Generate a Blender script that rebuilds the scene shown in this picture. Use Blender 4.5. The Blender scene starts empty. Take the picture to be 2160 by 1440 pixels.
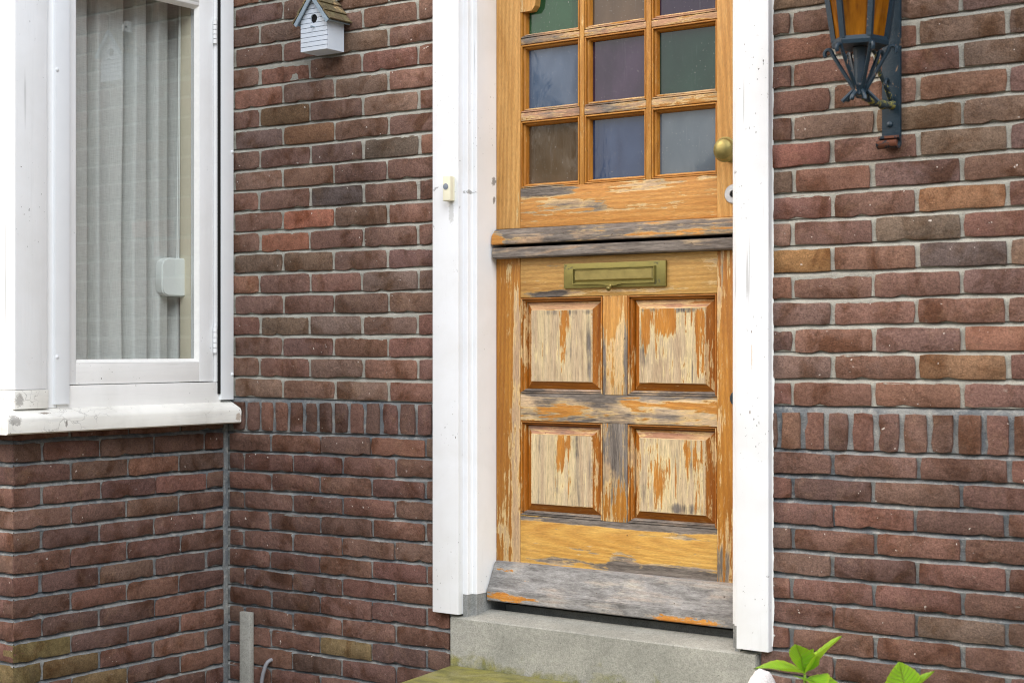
import bpy, bmesh, math, random
from mathutils import Vector, Matrix, noise as mnoise
R = math.radians
rnd = random.Random(7)
scn = bpy.context.scene
COL = scn.collection

# ------------------------------------------------------------------ camera
CAM = Vector((2.6717, -3.6708, 1.15)); YAW = 0.62916
FPX = 3359.94; HORIZON = 732.9
cd = bpy.data.cameras.new('camera'); cam = bpy.data.objects.new('camera', cd); COL.objects.link(cam)
cam.location = CAM; cam.rotation_euler = (math.pi/2, 0, YAW)
cd.sensor_width = 36; cd.lens = FPX/2160*36; cd.shift_y = (HORIZON-720)/2160
cd.clip_start = .05; cd.clip_end = 500
cd.dof.use_dof = True; cd.dof.focus_distance = 4.55; cd.dof.aperture_fstop = 4.5
scn.camera = cam
# ------------------------------------------------------------------ sky, sun, exposure (bright overcast)
SUN_EL, SUN_AZ = 42, 50          # degrees; azimuth measured from straight out of the wall, negative = left
w = bpy.data.worlds.new('World'); scn.world = w; w.use_nodes = True
nt = w.node_tree; nt.nodes.clear()
sky = nt.nodes.new('ShaderNodeTexSky'); sky.sky_type = 'NISHITA'; sky.sun_disc = False
sky.sun_elevation = R(SUN_EL); sky.sun_rotation = R(180+SUN_AZ); sky.air_density = 1.0; sky.dust_density = 4.0
hs = nt.nodes.new('ShaderNodeHueSaturation'); hs.inputs['Saturation'].default_value = .85
bg = nt.nodes.new('ShaderNodeBackground'); bg.inputs['Strength'].default_value = .12
out = nt.nodes.new('ShaderNodeOutputWorld')
nt.links.new(sky.outputs[0], hs.inputs['Color']); nt.links.new(hs.outputs[0], bg.inputs['Color']); nt.links.new(bg.outputs[0], out.inputs[0])
sl = bpy.data.lights.new('sun', 'SUN'); sl.energy = 1.5; sl.angle = R(42); sl.color = (1, .985, .965)
so = bpy.data.objects.new('sun', sl); COL.objects.link(so)
sd = Vector((math.sin(R(SUN_AZ))*math.cos(R(SUN_EL)), -math.cos(R(SUN_AZ))*math.cos(R(SUN_EL)), math.sin(R(SUN_EL))))
so.rotation_euler = sd.to_track_quat('Z', 'Y').to_euler(); so.location = sd*10
scn.view_settings.view_transform = 'Standard'; scn.view_settings.look = 'None'
scn.view_settings.exposure = 0.93; scn.view_settings.gamma = 1
scn.cycles.filter_width = 1.1; scn.cycles.max_bounces = 6; scn.cycles.diffuse_bounces = 3; scn.cycles.glossy_bounces = 3; scn.cycles.transparent_max_bounces = 8; scn.cycles.caustics_reflective = False; scn.cycles.caustics_refractive = False

# ------------------------------------------------------------------ helpers
def lin(r, g, b):
    f = lambda c: (c/255/12.92) if c/255 <= .04045 else ((c/255+.055)/1.055)**2.4
    return (f(r), f(g), f(b), 1)

class NT:
    def __init__(s, name):
        s.m = bpy.data.materials.new(name); s.m.use_nodes = True; s.t = s.m.node_tree
        s.t.nodes.clear(); s.o = s.t.nodes.new('ShaderNodeOutputMaterial')
        s.tc = None
    def n(s, typ, **kw):
        nd = s.t.nodes.new('ShaderNode'+typ)
        for k, v in kw.items(): setattr(nd, k, v)
        return nd
    def put(s, sock, v):
        if v is None: return
        if isinstance(v, bpy.types.NodeSocket): s.t.links.new(v, sock)
        else:
            if sock.type == 'RGBA' and len(v) == 3: v = (*v, 1)
            sock.default_value = v
    def obj(s):
        if s.tc is None: s.tc = s.n('TexCoord')
        return s.tc.outputs['Object']
    def math(s, op, a, b=None, c=None, clamp=False):
        nd = s.n('Math', operation=op); nd.use_clamp = clamp
        s.put(nd.inputs[0], a); s.put(nd.inputs[1], b)
        if c is not None: s.put(nd.inputs[2], c)
        return nd.outputs[0]
    def vmul(s, v, k, off=(0, 0, 0)):
        nd = s.n('VectorMath', operation='MULTIPLY_ADD'); s.put(nd.inputs[0], v); s.put(nd.inputs[1], k); s.put(nd.inputs[2], off)
        return nd.outputs[0]
    def vadd(s, a, b):
        nd = s.n('VectorMath', operation='ADD'); s.put(nd.inputs[0], a); s.put(nd.inputs[1], b); return nd.outputs[0]
    def noise(s, v, scale=5, detail=4, rough=.55, dist=0):
        nd = s.n('TexNoise'); s.put(nd.inputs['Vector'], v)
        for k, x in (('Scale', scale), ('Detail', detail), ('Roughness', rough), ('Distortion', dist)): s.put(nd.inputs[k], x)
        return nd.outputs[0]
    def vor(s, v, scale=5, feature='F1', rand=1):
        nd = s.n('TexVoronoi', feature=feature); s.put(nd.inputs['Vector'], v); s.put(nd.inputs['Scale'], scale); s.put(nd.inputs['Randomness'], rand)
        return nd.outputs['Distance']
    def ramp(s, f, stops, interp='LINEAR'):
        nd = s.n('ValToRGB'); cr = nd.color_ramp; cr.interpolation = interp
        while len(cr.elements) > 1: cr.elements.remove(cr.elements[-1])
        for i, (p, c) in enumerate(stops):
            if isinstance(c, (int, float)): c = (c, c, c, 1)
            e = cr.elements[0] if i == 0 else cr.elements.new(p)
            e.position = p; e.color = c if len(c) == 4 else (*c, 1)
        s.put(nd.inputs[0], f); return nd.outputs[0]
    def mix(s, f, a, b, blend='MIX'):
        nd = s.n('Mix', data_type='RGBA', blend_type=blend); s.put(nd.inputs['Factor'], f)
        s.put(nd.inputs[6], a); s.put(nd.inputs[7], b); return nd.outputs[2]
    def mr(s, v, a, b, c=0, d=1, smooth=False):
        nd = s.n('MapRange'); nd.interpolation_type = 'SMOOTHSTEP' if smooth else 'LINEAR'
        s.put(nd.inputs[0], v)
        for i, x in enumerate((a, b, c, d)): s.put(nd.inputs[i+1], x)
        return nd.outputs[0]
    def sep(s, v):
        nd = s.n('SeparateXYZ'); s.put(nd.inputs[0], v); return nd.outputs
    def comb(s, x, y, z):
        nd = s.n('CombineXYZ')
        for i, a in enumerate((x, y, z)): s.put(nd.inputs[i], a)
        return nd.outputs[0]
    def bump(s, h, strength=.3, dist=.002, normal=None):
        nd = s.n('Bump'); s.put(nd.inputs['Strength'], strength); s.put(nd.inputs['Distance'], dist); s.put(nd.inputs['Height'], h)
        if normal is not None: s.put(nd.inputs['Normal'], normal)
        return nd.outputs[0]
    def bsdf(s, color=None, rough=.5, metal=0, normal=None, spec=.5, **kw):
        nd = s.n('BsdfPrincipled'); s.put(nd.inputs['Base Color'], color); s.put(nd.inputs['Roughness'], rough)
        s.put(nd.inputs['Metallic'], metal); s.put(nd.inputs['Specular IOR Level'], spec)
        if normal is not None: s.put(nd.inputs['Normal'], normal)
        for k, v in kw.items(): s.put(nd.inputs[k.replace('_', ' ')], v)
        return nd.outputs[0]
    def done(s, sh):
        s.t.links.new(sh, s.o.inputs[0]); return s.m

# ------------------------------------------------------------------ materials
def m_brick(name, src):
    t = NT(name); p = t.obj()
    oi = t.n('ObjectInfo')
    if src == 'object': base = oi.outputs['Color']; rv = oi.outputs['Random']
    else:
        a = t.n('Attribute'); a.attribute_name = 'tint'; base = a.outputs['Color']; rv = t.n('NewGeometry').outputs['Random Per Island']
    off = t.comb(t.math('MULTIPLY', rv, 37.), t.math('MULTIPLY', rv, 91.), t.math('MULTIPLY', rv, 53.))
    q = t.vadd(p, off)
    big = t.noise(q, 11, 3, .6, .6)
    c = t.mix(t.mr(big, .48, .68), base, t.mix(1, base, lin(196, 178, 158), 'MULTIPLY'))
    b2 = t.noise(t.vmul(q, (1, 1, 1), (5, 2, 9)), 16, 4, .65, .8)
    c = t.mix(t.mr(b2, .55, .78, 0, .30), c, lin(146, 118, 92))          # ochre flashing
    b3 = t.noise(t.vmul(q, (1, 1, 1), (15, 22, 3)), 13, 5, .7, 1.0)
    c = t.mix(t.mr(b3, .56, .78, 0, .42), c, lin(74, 64, 62))            # smoke-dark flashing
    wp = t.n('NewGeometry').outputs['Position']; st = t.noise(t.vmul(wp, (1, 1, .45)), 4.2, 4, .65, .4)
    c = t.mix(1, c, t.ramp(st, [(.3, .76), (.5, .98), (.7, 1.16)]), 'MULTIPLY')      # stains that run across the courses
    g = t.noise(q, 260, 4, .8)
    c = t.mix(1, c, t.ramp(g, [(.28, .45), (.5, .96), (.74, 1.5)]), 'MULTIPLY')
    g2 = t.noise(q, 90, 4, .7)
    c = t.mix(1, c, t.ramp(g2, [(.25, .72), (.5, 1.0), (.75, 1.22)]), 'MULTIPLY')
    sp = t.noise(t.vmul(q, (1, 1, 1), (3, 3, 3)), 75, 2, .5)
    c = t.mix(t.mr(sp, .735, .77), c, lin(205, 195, 185))                 # lime specks
    sm = t.math('MULTIPLY', t.mr(t.noise(t.vmul(q, (1, 1, 2.2), (8, 1, 4)), 34, 5, .75, .8), .62, .74, 0, .45), t.mr(rv, .55, .8))
    c = t.mix(sm, c, lin(176, 164, 152))                                     # faint lime bloom on some bricks
    h = t.math('ADD', t.math('MULTIPLY', g, .55), t.math('MULTIPLY', g2, 1.0))
    h = t.math('ADD', h, t.math('MULTIPLY', t.noise(q, 28, 3, .6), 1.4))
    return t.done(t.bsdf(c, .88, 0, t.bump(h, .9, .0035), .25))

def m_mortar(name, plinth):
    t = NT(name); p = t.obj()
    big = t.noise(p, 6, 4, .6, .5); mid = t.noise(p, 38, 5, .7, .3); f = t.noise(p, 330, 3, .7)
    if plinth:
        c = t.mix(t.mr(big, .38, .66), lin(108, 113, 117), lin(146, 147, 144))
        c = t.mix(t.mr(mid, .5, .72, 0, .75), c, lin(184, 182, 174))
        c = t.mix(t.mr(t.noise(p, 17, 3, .6), .56, .72, 0, .5), c, lin(74, 79, 86))
    else:
        c = t.mix(t.mr(big, .35, .65), lin(162, 160, 150), lin(182, 180, 169))
        c = t.mix(t.mr(mid, .52, .78, 0, .55), c, lin(118, 110, 104))
    c = t.mix(1, c, t.ramp(f, [(.25, .7), (.5, 1), (.75, 1.18)]), 'MULTIPLY')
    h = t.math('ADD', t.math('MULTIPLY', mid, 1.6), f)
    return t.done(t.bsdf(c, .95, 0, t.bump(h, .8, .004), .15))

def m_white(name, tint=(236, 239, 242), chips=.5, grime=.3, rough=.42, axis='Z', crackle=0, spots=()):
    t = NT(name); p = t.obj()
    st = t.vmul(p, (1, 1, .06) if axis == 'Z' else (1, .06, 1) if axis == 'Y' else (.06, 1, 1))
    brush = t.noise(st, 160, 3, .6)
    c = t.mix(t.mr(t.noise(p, 5, 4, .6, .4), .4, .75, 0, grime), lin(*tint), lin(206, 204, 196))
    streak = t.noise(st, 42, 5, .7, .3)
    c = t.mix(t.mr(streak, .58, .8, 0, grime*.8), c, lin(186, 186, 184))
    gate = t.mr(t.noise(p, 4.5, 2, .5), .5, .62)
    v = t.noise(t.vmul(p, (1, 1, .7)), 150, 2, .5)
    ch = t.math('MULTIPLY', t.mr(v, .735-.02*chips, .75-.02*chips), gate)
    big = t.math('MULTIPLY', t.mr(t.noise(p, 34, 5, .65, .6), .715-.03*chips, .725-.03*chips), t.mr(t.noise(p, 3.1, 2), .56, .64))
    ch = t.math('MAXIMUM', ch, t.math('MULTIPLY', big, min(1, chips)))
    c = t.mix(ch, c, lin(96, 92, 88))
    h = t.math('SUBTRACT', t.math('MULTIPLY', brush, .5), t.math('MULTIPLY', ch, 1.5))
    h = t.math('ADD', h, t.math('MULTIPLY', t.noise(st, 26, 3), 1.0))
    ckn = t.noise(t.vmul(p, (1, 1, .018) if axis == 'Z' else (.018, .018, 1), (3, 1, 7)), 95, 2, .5)
    ck = t.math('MULTIPLY', t.mr(ckn, .675, .70), t.mr(t.noise(p, 2.6, 2), .5, .6, 0, .4)); c = t.mix(ck, c, lin(110, 106, 102)); h = t.math('SUBTRACT', h, ck)
    P3 = t.sep(p)
    for sx, sz, rx, rz, col, st_, ax in spots:
        u_ = t.math('DIVIDE', t.math('SUBTRACT', P3[ax], sx), rx); v_ = t.math('DIVIDE', t.math('SUBTRACT', P3[2], sz), rz)
        r2 = t.math('ADD', t.math('MULTIPLY', u_, u_), t.math('MULTIPLY', v_, v_))
        k_ = t.math('SUBTRACT', t.math('MULTIPLY_ADD', t.noise(p, 130, 4, .7, .5), 1.6, -.3), r2)
        c = t.mix(t.mr(k_, .0, .25, 0, st_), c, lin(*col))
    if crackle:
        nz = t.n('TexNoise'); t.put(nz.inputs['Vector'], p); nz.inputs['Scale'].default_value = 14; nz.inputs['Detail'].default_value = 5
        cr = t.vor(t.vadd(t.vmul(p, (1, .45, 1)), t.vmul(nz.outputs['Color'], (.09, .09, .09))), 30, 'DISTANCE_TO_EDGE')
        cm = t.math('MULTIPLY', t.mr(cr, .0, .035, 1, 0), t.mr(t.noise(p, 7, 2), .5, .6, 0, crackle))
        c = t.mix(cm, c, lin(90, 86, 82)); h = t.math('SUBTRACT', h, cm)
    return t.done(t.bsdf(c, t.mr(streak, .3, .8, rough, rough+.25), 0, t.bump(h, .55, .0014), .4))

def m_wood(name, axis='Z', seed=0., T=.45, vlo=(164, 102, 42), vhi=(208, 148, 80), bare=(202, 170, 138), bare2=(174, 144, 118),
           cream=(224, 192, 136), blobs=(), G=.62, gblobs=(), grey=(134, 125, 116), dark=(78, 71, 66), sc=1., stretch=.10, soft=.03, cath=None, scr=.5):
    """weathered teak: bare fibre, what is left of the varnish, grey sun-bleached and dark areas"""
    t = NT(name); p = t.obj()
    k = (1, 1, stretch) if axis == 'Z' else (stretch, 1, 1)
    q = t.vmul(p, k, (seed*1.37, seed*.73, seed*2.11))
    S = t.sep(p)
    def bias(bl):
        acc = None
        for cx, cz, rx, rz, s in bl:
            ax = t.math('DIVIDE', t.math('SUBTRACT', S[0], cx), rx); az = t.math('DIVIDE', t.math('SUBTRACT', S[2], cz), rz)
            r2 = t.math('ADD', t.math('MULTIPLY', ax, ax), t.math('MULTIPLY', az, az))
            g = t.math('MULTIPLY', t.math('SUBTRACT', 1., r2, clamp=True), s)
            acc = g if acc is None else t.math('ADD', acc, g)
        return acc
    n1 = t.noise(q, 24*sc, 8, .68, .7); n2 = t.noise(q, 120*sc, 5, .7, .5); n3 = t.noise(t.vmul(p, (1, 1, 1), (seed, 4, seed)), 9, 6, .62, .5)
    # growth rings as long ellipses about a heart line: nearly straight at the side, arched over the heart
    if cath is None: cath = ((.16, .3) if axis == 'Z' else (.3, -.14))
    cx, cz, fr = (*cath, 430.) if len(cath) == 2 else cath
    wob = t.math('MULTIPLY', t.noise(t.vmul(q, (1, 1, 1), (9, 9, 9)), 16, 4, .55, .3), .040)
    ux = t.math('MULTIPLY', t.math('SUBTRACT', S[0], cx), 1. if axis == 'Z' else .10); uz = t.math('MULTIPLY', t.math('SUBTRACT', S[2], cz), .10 if axis == 'Z' else 1.)
    rr = t.math('SQRT', t.math('ADD', t.math('MULTIPLY', ux, ux), t.math('MULTIPLY', uz, uz)))
    ring = t.mr(t.math('SINE', t.math('MULTIPLY', t.math('ADD', rr, wob), fr)), -1, 1)
    v = t.math('ADD', t.math('MULTIPLY', n1, .50), t.math('ADD', t.math('MULTIPLY', n2, .26), t.math('MULTIPLY', n3, .24)))
    v = t.math('MULTIPLY_ADD', v, 1.55, -.275); v = t.math('ADD', v, t.math('MULTIPLY', ring, .05))
    b = bias(blobs)
    if b is not None: v = t.math('ADD', v, b)
    fib = t.noise(q, 300, 4, .7, .2); fine = t.noise(t.vmul(q, (1, 1, 1), (3, 1, 7)), 900, 2, .6)
    ho = lambda c_: lin(c_[0], min(255, c_[1]*1.05), c_[2]*.97)                    # honey rather than orange
    vc = t.mix(t.mr(t.noise(q, 14, 5, .65, .5), .3, .7), ho(vlo), ho(vhi))
    vc = t.mix(t.math('MULTIPLY', ring, .38), vc, t.mix(1, vc, lin(196, 168, 136), 'MULTIPLY'))
    vc = t.mix(1, vc, t.ramp(fib, [(.25, .74), (.5, 1), (.8, 1.16)]), 'MULTIPLY')
    if scr:
        sn = t.math('ADD', t.math('MULTIPLY', t.noise(t.vmul(q, (1, 1, 1.), (5, 6, 5)), 210*sc, 4, .7, .3), .75), t.math('MULTIPLY', n3, .25))
        vc = t.mix(t.mr(sn, .58, .66, 0, scr), vc, lin(*cream))                    # fine scratches through the varnish
    bc = t.mix(t.mr(t.noise(t.vmul(q, (1, 1, 1), (2, 5, 1)), 30, 5, .65, .4), .35, .68), lin(*bare), lin(*bare2))
    bc = t.mix(t.math('MULTIPLY', ring, .32), bc, lin(158, 126, 100))
    bc = t.mix(t.mr(t.noise(t.vmul(q, (1, 1, 1), (7, 3, 4)), 18, 4, .6, .4), .48, .66, 0, .55), bc, lin(*cream))
    bc = t.mix(1, bc, t.ramp(fib, [(.25, .55), (.5, 1), (.8, 1.26)]), 'MULTIPLY')
    pore = t.noise(t.vmul(p, (1, 1, .35) if axis == 'Z' else (.35, 1, 1), (seed, 1, 1)), 520, 3, .7)
    bc = t.mix(t.mr(pore, .60, .72, 0, .45), bc, lin(92, 84, 78))
    gv = t.math('ADD', t.math('MULTIPLY', t.noise(t.vmul(q, (1, 1, 1), (31, 7, 13)), 20*sc, 7, .68, .6), .7), t.math('MULTIPLY', t.noise(t.vmul(p, (1, 1, 1), (seed, 0, 3)), 10, 5), .3))
    gv = t.math('MULTIPLY_ADD', gv, 1.35, -.175)
    gb = bias(gblobs)
    if gb is not None: gv = t.math('ADD', gv, gb)
    gm = t.mr(gv, G-.07, G+.07)
    gc = t.mix(t.mr(t.noise(q, 60, 6, .75), .38, .66), lin(*grey), lin(*dark))
    gc = t.mix(1, gc, t.ramp(fib, [(.25, .58), (.5, 1), (.8, 1.32)]), 'MULTIPLY')
    bc = t.mix(gm, bc, gc)
    mv = t.mr(v, T-soft*.2, T+soft*.6); mc = t.mr(v, T-soft*2.4, T-soft*.3)
    c = t.mix(mc, bc, t.mix(t.math('MULTIPLY', gm, .6), lin(*cream), gc)); c = t.mix(mv, c, vc)
    c = t.mix(1, c, t.ramp(fine, [(.3, .82), (.5, 1), (.75, 1.14)]), 'MULTIPLY')
    nail = t.math('MULTIPLY', t.mr(t.noise(t.vmul(p, (1, 1, 1), (seed, 2, 2)), 60, 2), .74, .765), .8)
    c = t.mix(nail, c, lin(70, 50, 34))
    h = t.math('ADD', t.math('MULTIPLY', mv, .8), t.math('ADD', t.math('MULTIPLY', fib, .9), t.math('MULTIPLY', t.noise(q, 60, 4, .6), .8)))
    rgh = t.mr(mv, 0, 1, .9, .5)
    return t.done(t.bsdf(c, rgh, 0, t.bump(h, .6, .0018), t.mr(mv, 0, 1, .2, .35)))

def m_metal(name, base, rough=.4, metal=1., spots=None, spot_t=.6, sc=30, spec=.5, bs=.25):
    t = NT(name); p = t.obj(); n = t.noise(p, sc, 5, .65, .4)
    c = t.mix(t.mr(n, .3, .7), lin(*base), lin(*[min(255, x*1.18) for x in base]))
    m = metal; r = t.mr(n, .3, .75, rough, rough+.2)
    if spots:
        k = t.mr(t.noise(t.vmul(p, (1, 1, 1), (4, 8, 1)), sc*1.2, 5, .7, .6), spot_t, spot_t+.05)
        c = t.mix(k, c, lin(*spots)); m = t.math('MULTIPLY', t.math('SUBTRACT', 1., k), metal); r = t.math('MAXIMUM', r, t.math('MULTIPLY', k, .85))
    return t.done(t.bsdf(c, r, m, t.bump(t.math('ADD', n, t.noise(p, sc*6, 3)), bs, .001), spec))

def m_stone(name, c1, c2, alg=None, zlo=0., zhi=.1, algt=.5, rough=.9, sc=1.):
    t = NT(name); p = t.obj()
    a = t.noise(p, 5*sc, 5, .6, .4); f = t.noise(p, 260, 3, .75); f2 = t.noise(p, 70, 4, .7)
    c = t.mix(t.mr(a, .35, .65), lin(*c1), lin(*c2))
    c = t.mix(1, c, t.ramp(f, [(.25, .6), (.5, 1), (.78, 1.3)]), 'MULTIPLY')
    c = t.mix(1, c, t.ramp(f2, [(.25, .8), (.5, 1), (.75, 1.15)]), 'MULTIPLY')
    if alg:
        z = t.sep(p)[2]
        k = t.math('ADD', t.noise(t.vmul(p, (1, 1, 1), (3, 1, 2)), 13, 5, .65, .5), t.mr(z, zlo, zhi, .26, -.2))
        k2 = t.mr(k, algt, algt+.2)
        ac = t.mix(t.mr(t.noise(p, 22, 4, .6), .4, .62), lin(*alg[0]), lin(*alg[1]))
        ac = t.mix(1, ac, t.ramp(f, [(.25, .6), (.5, 1), (.78, 1.25)]), 'MULTIPLY')
        c = t.mix(t.math('MULTIPLY', k2, .85), c, ac)
    vo = t.mr(t.vor(p, 60), .06, .12, 1, 0)
    pit = t.math('MULTIPLY', vo, t.mr(t.noise(p, 30, 2), .56, .6)); c = t.mix(t.math('MULTIPLY', pit, .7), c, lin(50, 48, 45))
    h = t.math('ADD', t.math('MULTIPLY', f, .7), t.math('SUBTRACT', t.math('MULTIPLY', f2, 1.2), pit))
    return t.done(t.bsdf(c, rough, 0, t.bump(h, .6, .002), .25))

def m_plain(name, col, rough=.5, nscale=40, var=.12, spec=.4, bump=.15, **kw):
    t = NT(name); p = t.obj(); n = t.noise(p, nscale, 4, .6)
    c = t.mix(1, lin(*col), t.ramp(n, [(.25, 1-var), (.75, 1+var)]), 'MULTIPLY')
    return t.done(t.bsdf(c, rough, 0, t.bump(n, bump, .001), spec, **kw))

def m_tinted(name, col, col2, wob=.15):
    """coloured cathedral glass in front of a dark hall"""
    t = NT(name); p = t.obj()
    n = t.noise(t.vmul(p, (1, 1, .5)), 9, 3, .5, .8); s = t.noise(t.vmul(p, (1, 1, .08)), 120, 3, .6)
    c = t.mix(t.mr(n, .35, .7), lin(*col), lin(*col2))
    c = t.mix(t.mr(s, .62, .85, 0, .12), c, lin(170, 175, 180))
    d = t.noise(p, 240, 2, .5); c = t.mix(t.mr(d, .70, .76, 0, .5), c, lin(190, 190, 186))
    return t.done(t.bsdf(c, t.mr(s, .4, .8, .02, .09), 0, t.bump(n, wob, .003), .42))

def m_pane(name):
    t = NT(name); p = t.obj(); ge = t.n('NewGeometry'); dt = t.n('VectorMath', operation='DOT_PRODUCT')
    t.put(dt.inputs[0], ge.outputs['Normal']); t.put(dt.inputs[1], ge.outputs['Incoming'])
    f5 = t.math('POWER', t.math('SUBTRACT', 1., t.math('ABSOLUTE', dt.outputs['Value'])), 5.)
    F = t.math('MULTIPLY_ADD', f5, .86, .12)                                # both faces of a clear pane, seen from either side
    nrm = t.bump(t.noise(p, 3.0, 2, .4), .04, .01)
    gl = t.n('BsdfGlossy'); gl.inputs['Roughness'].default_value = .0; t.put(gl.inputs['Color'], (1, 1, 1, 1)); t.put(gl.inputs['Normal'], nrm)
    tr = t.n('BsdfTransparent'); t.put(tr.inputs['Color'], (.94, .965, .955, 1))
    mx = t.n('MixShader'); t.put(mx.inputs[0], F)
    t.t.links.new(tr.outputs[0], mx.inputs[1]); t.t.links.new(gl.outputs[0], mx.inputs[2])
    return t.done(mx.outputs[0])

M = {}
M['brick'] = m_brick('fired brick', 'object'); M['brick_far'] = m_brick('fired brick joined', 'attr')
M['mortar'] = m_mortar('pale lime mortar', False); M['mortar_p'] = m_mortar('dark plinth mortar', True)
FX, FZ = .276, .37
M['white'] = m_white('white gloss paint', chips=1.0, grime=.32, spots=((-.203-FX, 1.545-FZ, .016, .05, (168, 168, 164), .5, 0), (.7725-FX, 1.19-FZ, .0022, .006, (92, 62, 48), .9, 0), (.7728-FX, 1.13-FZ, .0030, .055, (206, 178, 140), .55, 0), (.768-FX, .985-FZ, .003, .008, (120, 96, 78), .8, 0)))
M['white_r'] = m_white('white paint of the jamb', (242, 244, 246), chips=.8, grime=.25, spots=((.104, 1.64-FZ, .016, .022, (120, 118, 116), .8, 1), (.106, 1.585-FZ, .010, .016, (118, 116, 112), .8, 1), (.010, 1.603-FZ, .018, .010, (140, 138, 134), .8, 1)))
M['white_w'] = m_white('old white window paint', (242, 242, 240), chips=.5, grime=.28, axis='Y')
M['white_v'] = m_white('old white window paint upright', (242, 244, 245), chips=.3, grime=.22)
M['sill'] = m_white('flaking sill paint', (240, 239, 232), chips=1.7, grime=.8, axis='Y', crackle=.45, spots=((-.475, .945, .030, .022, (150, 146, 140), .75, 1), (-.44, 1.0, .022, .03, (158, 154, 148), .7, 1), (-.36, .962, .03, .004, (120, 104, 90), .8, 1), (.385, .925, .02, .02, (150, 120, 90), .6, 1), (-.30, .93, .006, .015, (96, 90, 84), .7, 1)))
M['alu'] = m_plain('pale blue-white coated metal', (237, 241, 244), .35, 9, .03, .5, .03)
M['putty'] = m_plain('white glazing putty', (240, 240, 236), .6, 60, .05)
M['inner'] = m_plain('cream inside paint', (222, 214, 192), .6, 12, .05)
M['plaster'] = m_plain('room plaster', (176, 168, 156), .9, 6, .05)
M['pane'] = m_pane('window glass')
M['concrete'] = m_stone('step concrete', (142, 142, 134), (164, 163, 154), ((138, 134, 66), (106, 108, 62)), .20, .34, .57)
M['slab'] = m_stone('mossy slab', (140, 136, 96), (118, 114, 84), ((134, 130, 66), (100, 100, 58)), -2, 4, .42)
M['zinc'] = m_stone('grey stone footing', (128, 130, 128), (150, 151, 148))
M['brass'] = m_metal('tarnished brass', (128, 120, 70), .38, .85, (96, 92, 58), .62, 26)
M['brass_b'] = m_metal('rubbed brass', (138, 126, 78), .36, .85, (120, 112, 60), .64, 34)
M['nickel'] = m_metal('dull nickel', (168, 170, 172), .35, .8)
M['black'] = m_plain('black cavity', (12, 11, 11), .9)
M['iron'] = m_metal('dark blue painted iron', (12, 37, 50), .36, .0, (134, 108, 88), .63, 44, .55, .7)
M['rust'] = m_metal('rusting iron', (98, 60, 44), .7, .0, (36, 46, 54), .5, 36, .3, .6)
M['moss_iron'] = m_metal('mossy iron', (44, 56, 62), .6, .0, (142, 136, 70), .5, 60, .3, .6)
M['bellcream'] = m_plain('yellowed plastic', (234, 230, 204), .4, 30, .05)
M['bellgrey'] = m_plain('grey rubber', (128, 136, 146), .5)
M['galv'] = m_stone('grey painted conduit', (150, 150, 142), (164, 163, 155), sc=2, rough=.6)
M['cable'] = m_plain('grey cable', (138, 139, 143), .5)
M['bh_white'] = m_white('birdhouse paint', (206, 216, 228), chips=.2, grime=.4)
M['bh_grey'] = m_plain('blue-grey trim', (138, 154, 166), .7, 90, .2)
M['plastic'] = m_plain('white plastic', (232, 236, 234), .4, 20, .03)
def m_soil():
    t = NT('soil'); p = t.obj(); n = t.noise(p, 9, 6, .7)
    c = t.mix(t.mr(n, .35, .7), lin(92, 84, 70), lin(138, 130, 114)); return t.done(t.bsdf(c, .95, 0, t.bump(n, .8, .02), .2))
M['soil'] = m_soil()
M['bark'] = m_stone('bark', (92, 80, 66), (120, 104, 84))

# ------------------------------------------------------------------ mesh helpers
def tag(o, label, cat, group=None, kind=None):
    if label: o['label'] = label
    if cat: o['category'] = cat
    if group: o['group'] = group
    if kind: o['kind'] = kind
    return o
def empty(name, loc, label, cat, group=None):
    o = bpy.data.objects.new(name, None); COL.objects.link(o); o.location = loc; o.empty_display_size = .1
    return tag(o, label, cat, group)
def base_of(par):
    b = Vector((0, 0, 0))
    while par is not None: b += Vector(par.location); par = par.parent
    return b
def link(name, me, mats, parent=None, loc=None, smooth=None):
    if not isinstance(mats, (list, tuple)): mats = [mats]
    for m in mats: me.materials.append(m)
    if smooth is not None:
        for f in me.polygons: f.use_smooth = True
        me.set_sharp_from_angle(angle=R(smooth))
    o = bpy.data.objects.new(name, me); COL.objects.link(o)
    if parent is not None: o.parent = parent
    if loc is not None: o.location = loc
    return o
def bm_obj(name, bm, mats, parent=None, smooth=30):
    """vertices are in world coordinates; the object sits at its parent's base"""
    b = base_of(parent)
    bmesh.ops.recalc_face_normals(bm, faces=bm.faces)
    me = bpy.data.meshes.new(name); bmesh.ops.translate(bm, verts=bm.verts, vec=-b); bm.to_mesh(me); bm.free()
    return link(name, me, mats, parent, None, smooth)
def add_box(bm, x0, x1, y0, y1, z0, z1, bev=.002, segs=2, mi=0):
    vs = [bm.verts.new((x, y, z)) for x in (x0, x1) for y in (y0, y1) for z in (z0, z1)]
    fs = [bm.faces.new([vs[i] for i in f]) for f in ((0, 1, 3, 2), (4, 6, 7, 5), (0, 4, 5, 1), (2, 3, 7, 6), (0, 2, 6, 4), (1, 5, 7, 3))]
    for f in fs: f.material_index = mi
    if bev:
        es = list({e for f in fs for e in f.edges})
        bmesh.ops.bevel(bm, geom=es, offset=bev, segments=segs, profile=.6, affect='EDGES')
def box(name, x0, x1, y0, y1, z0, z1, mat, parent=None, bev=.002, segs=2):
    bm = bmesh.new(); add_box(bm, x0, x1, y0, y1, z0, z1, bev, segs); return bm_obj(name, bm, mat, parent)
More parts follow.
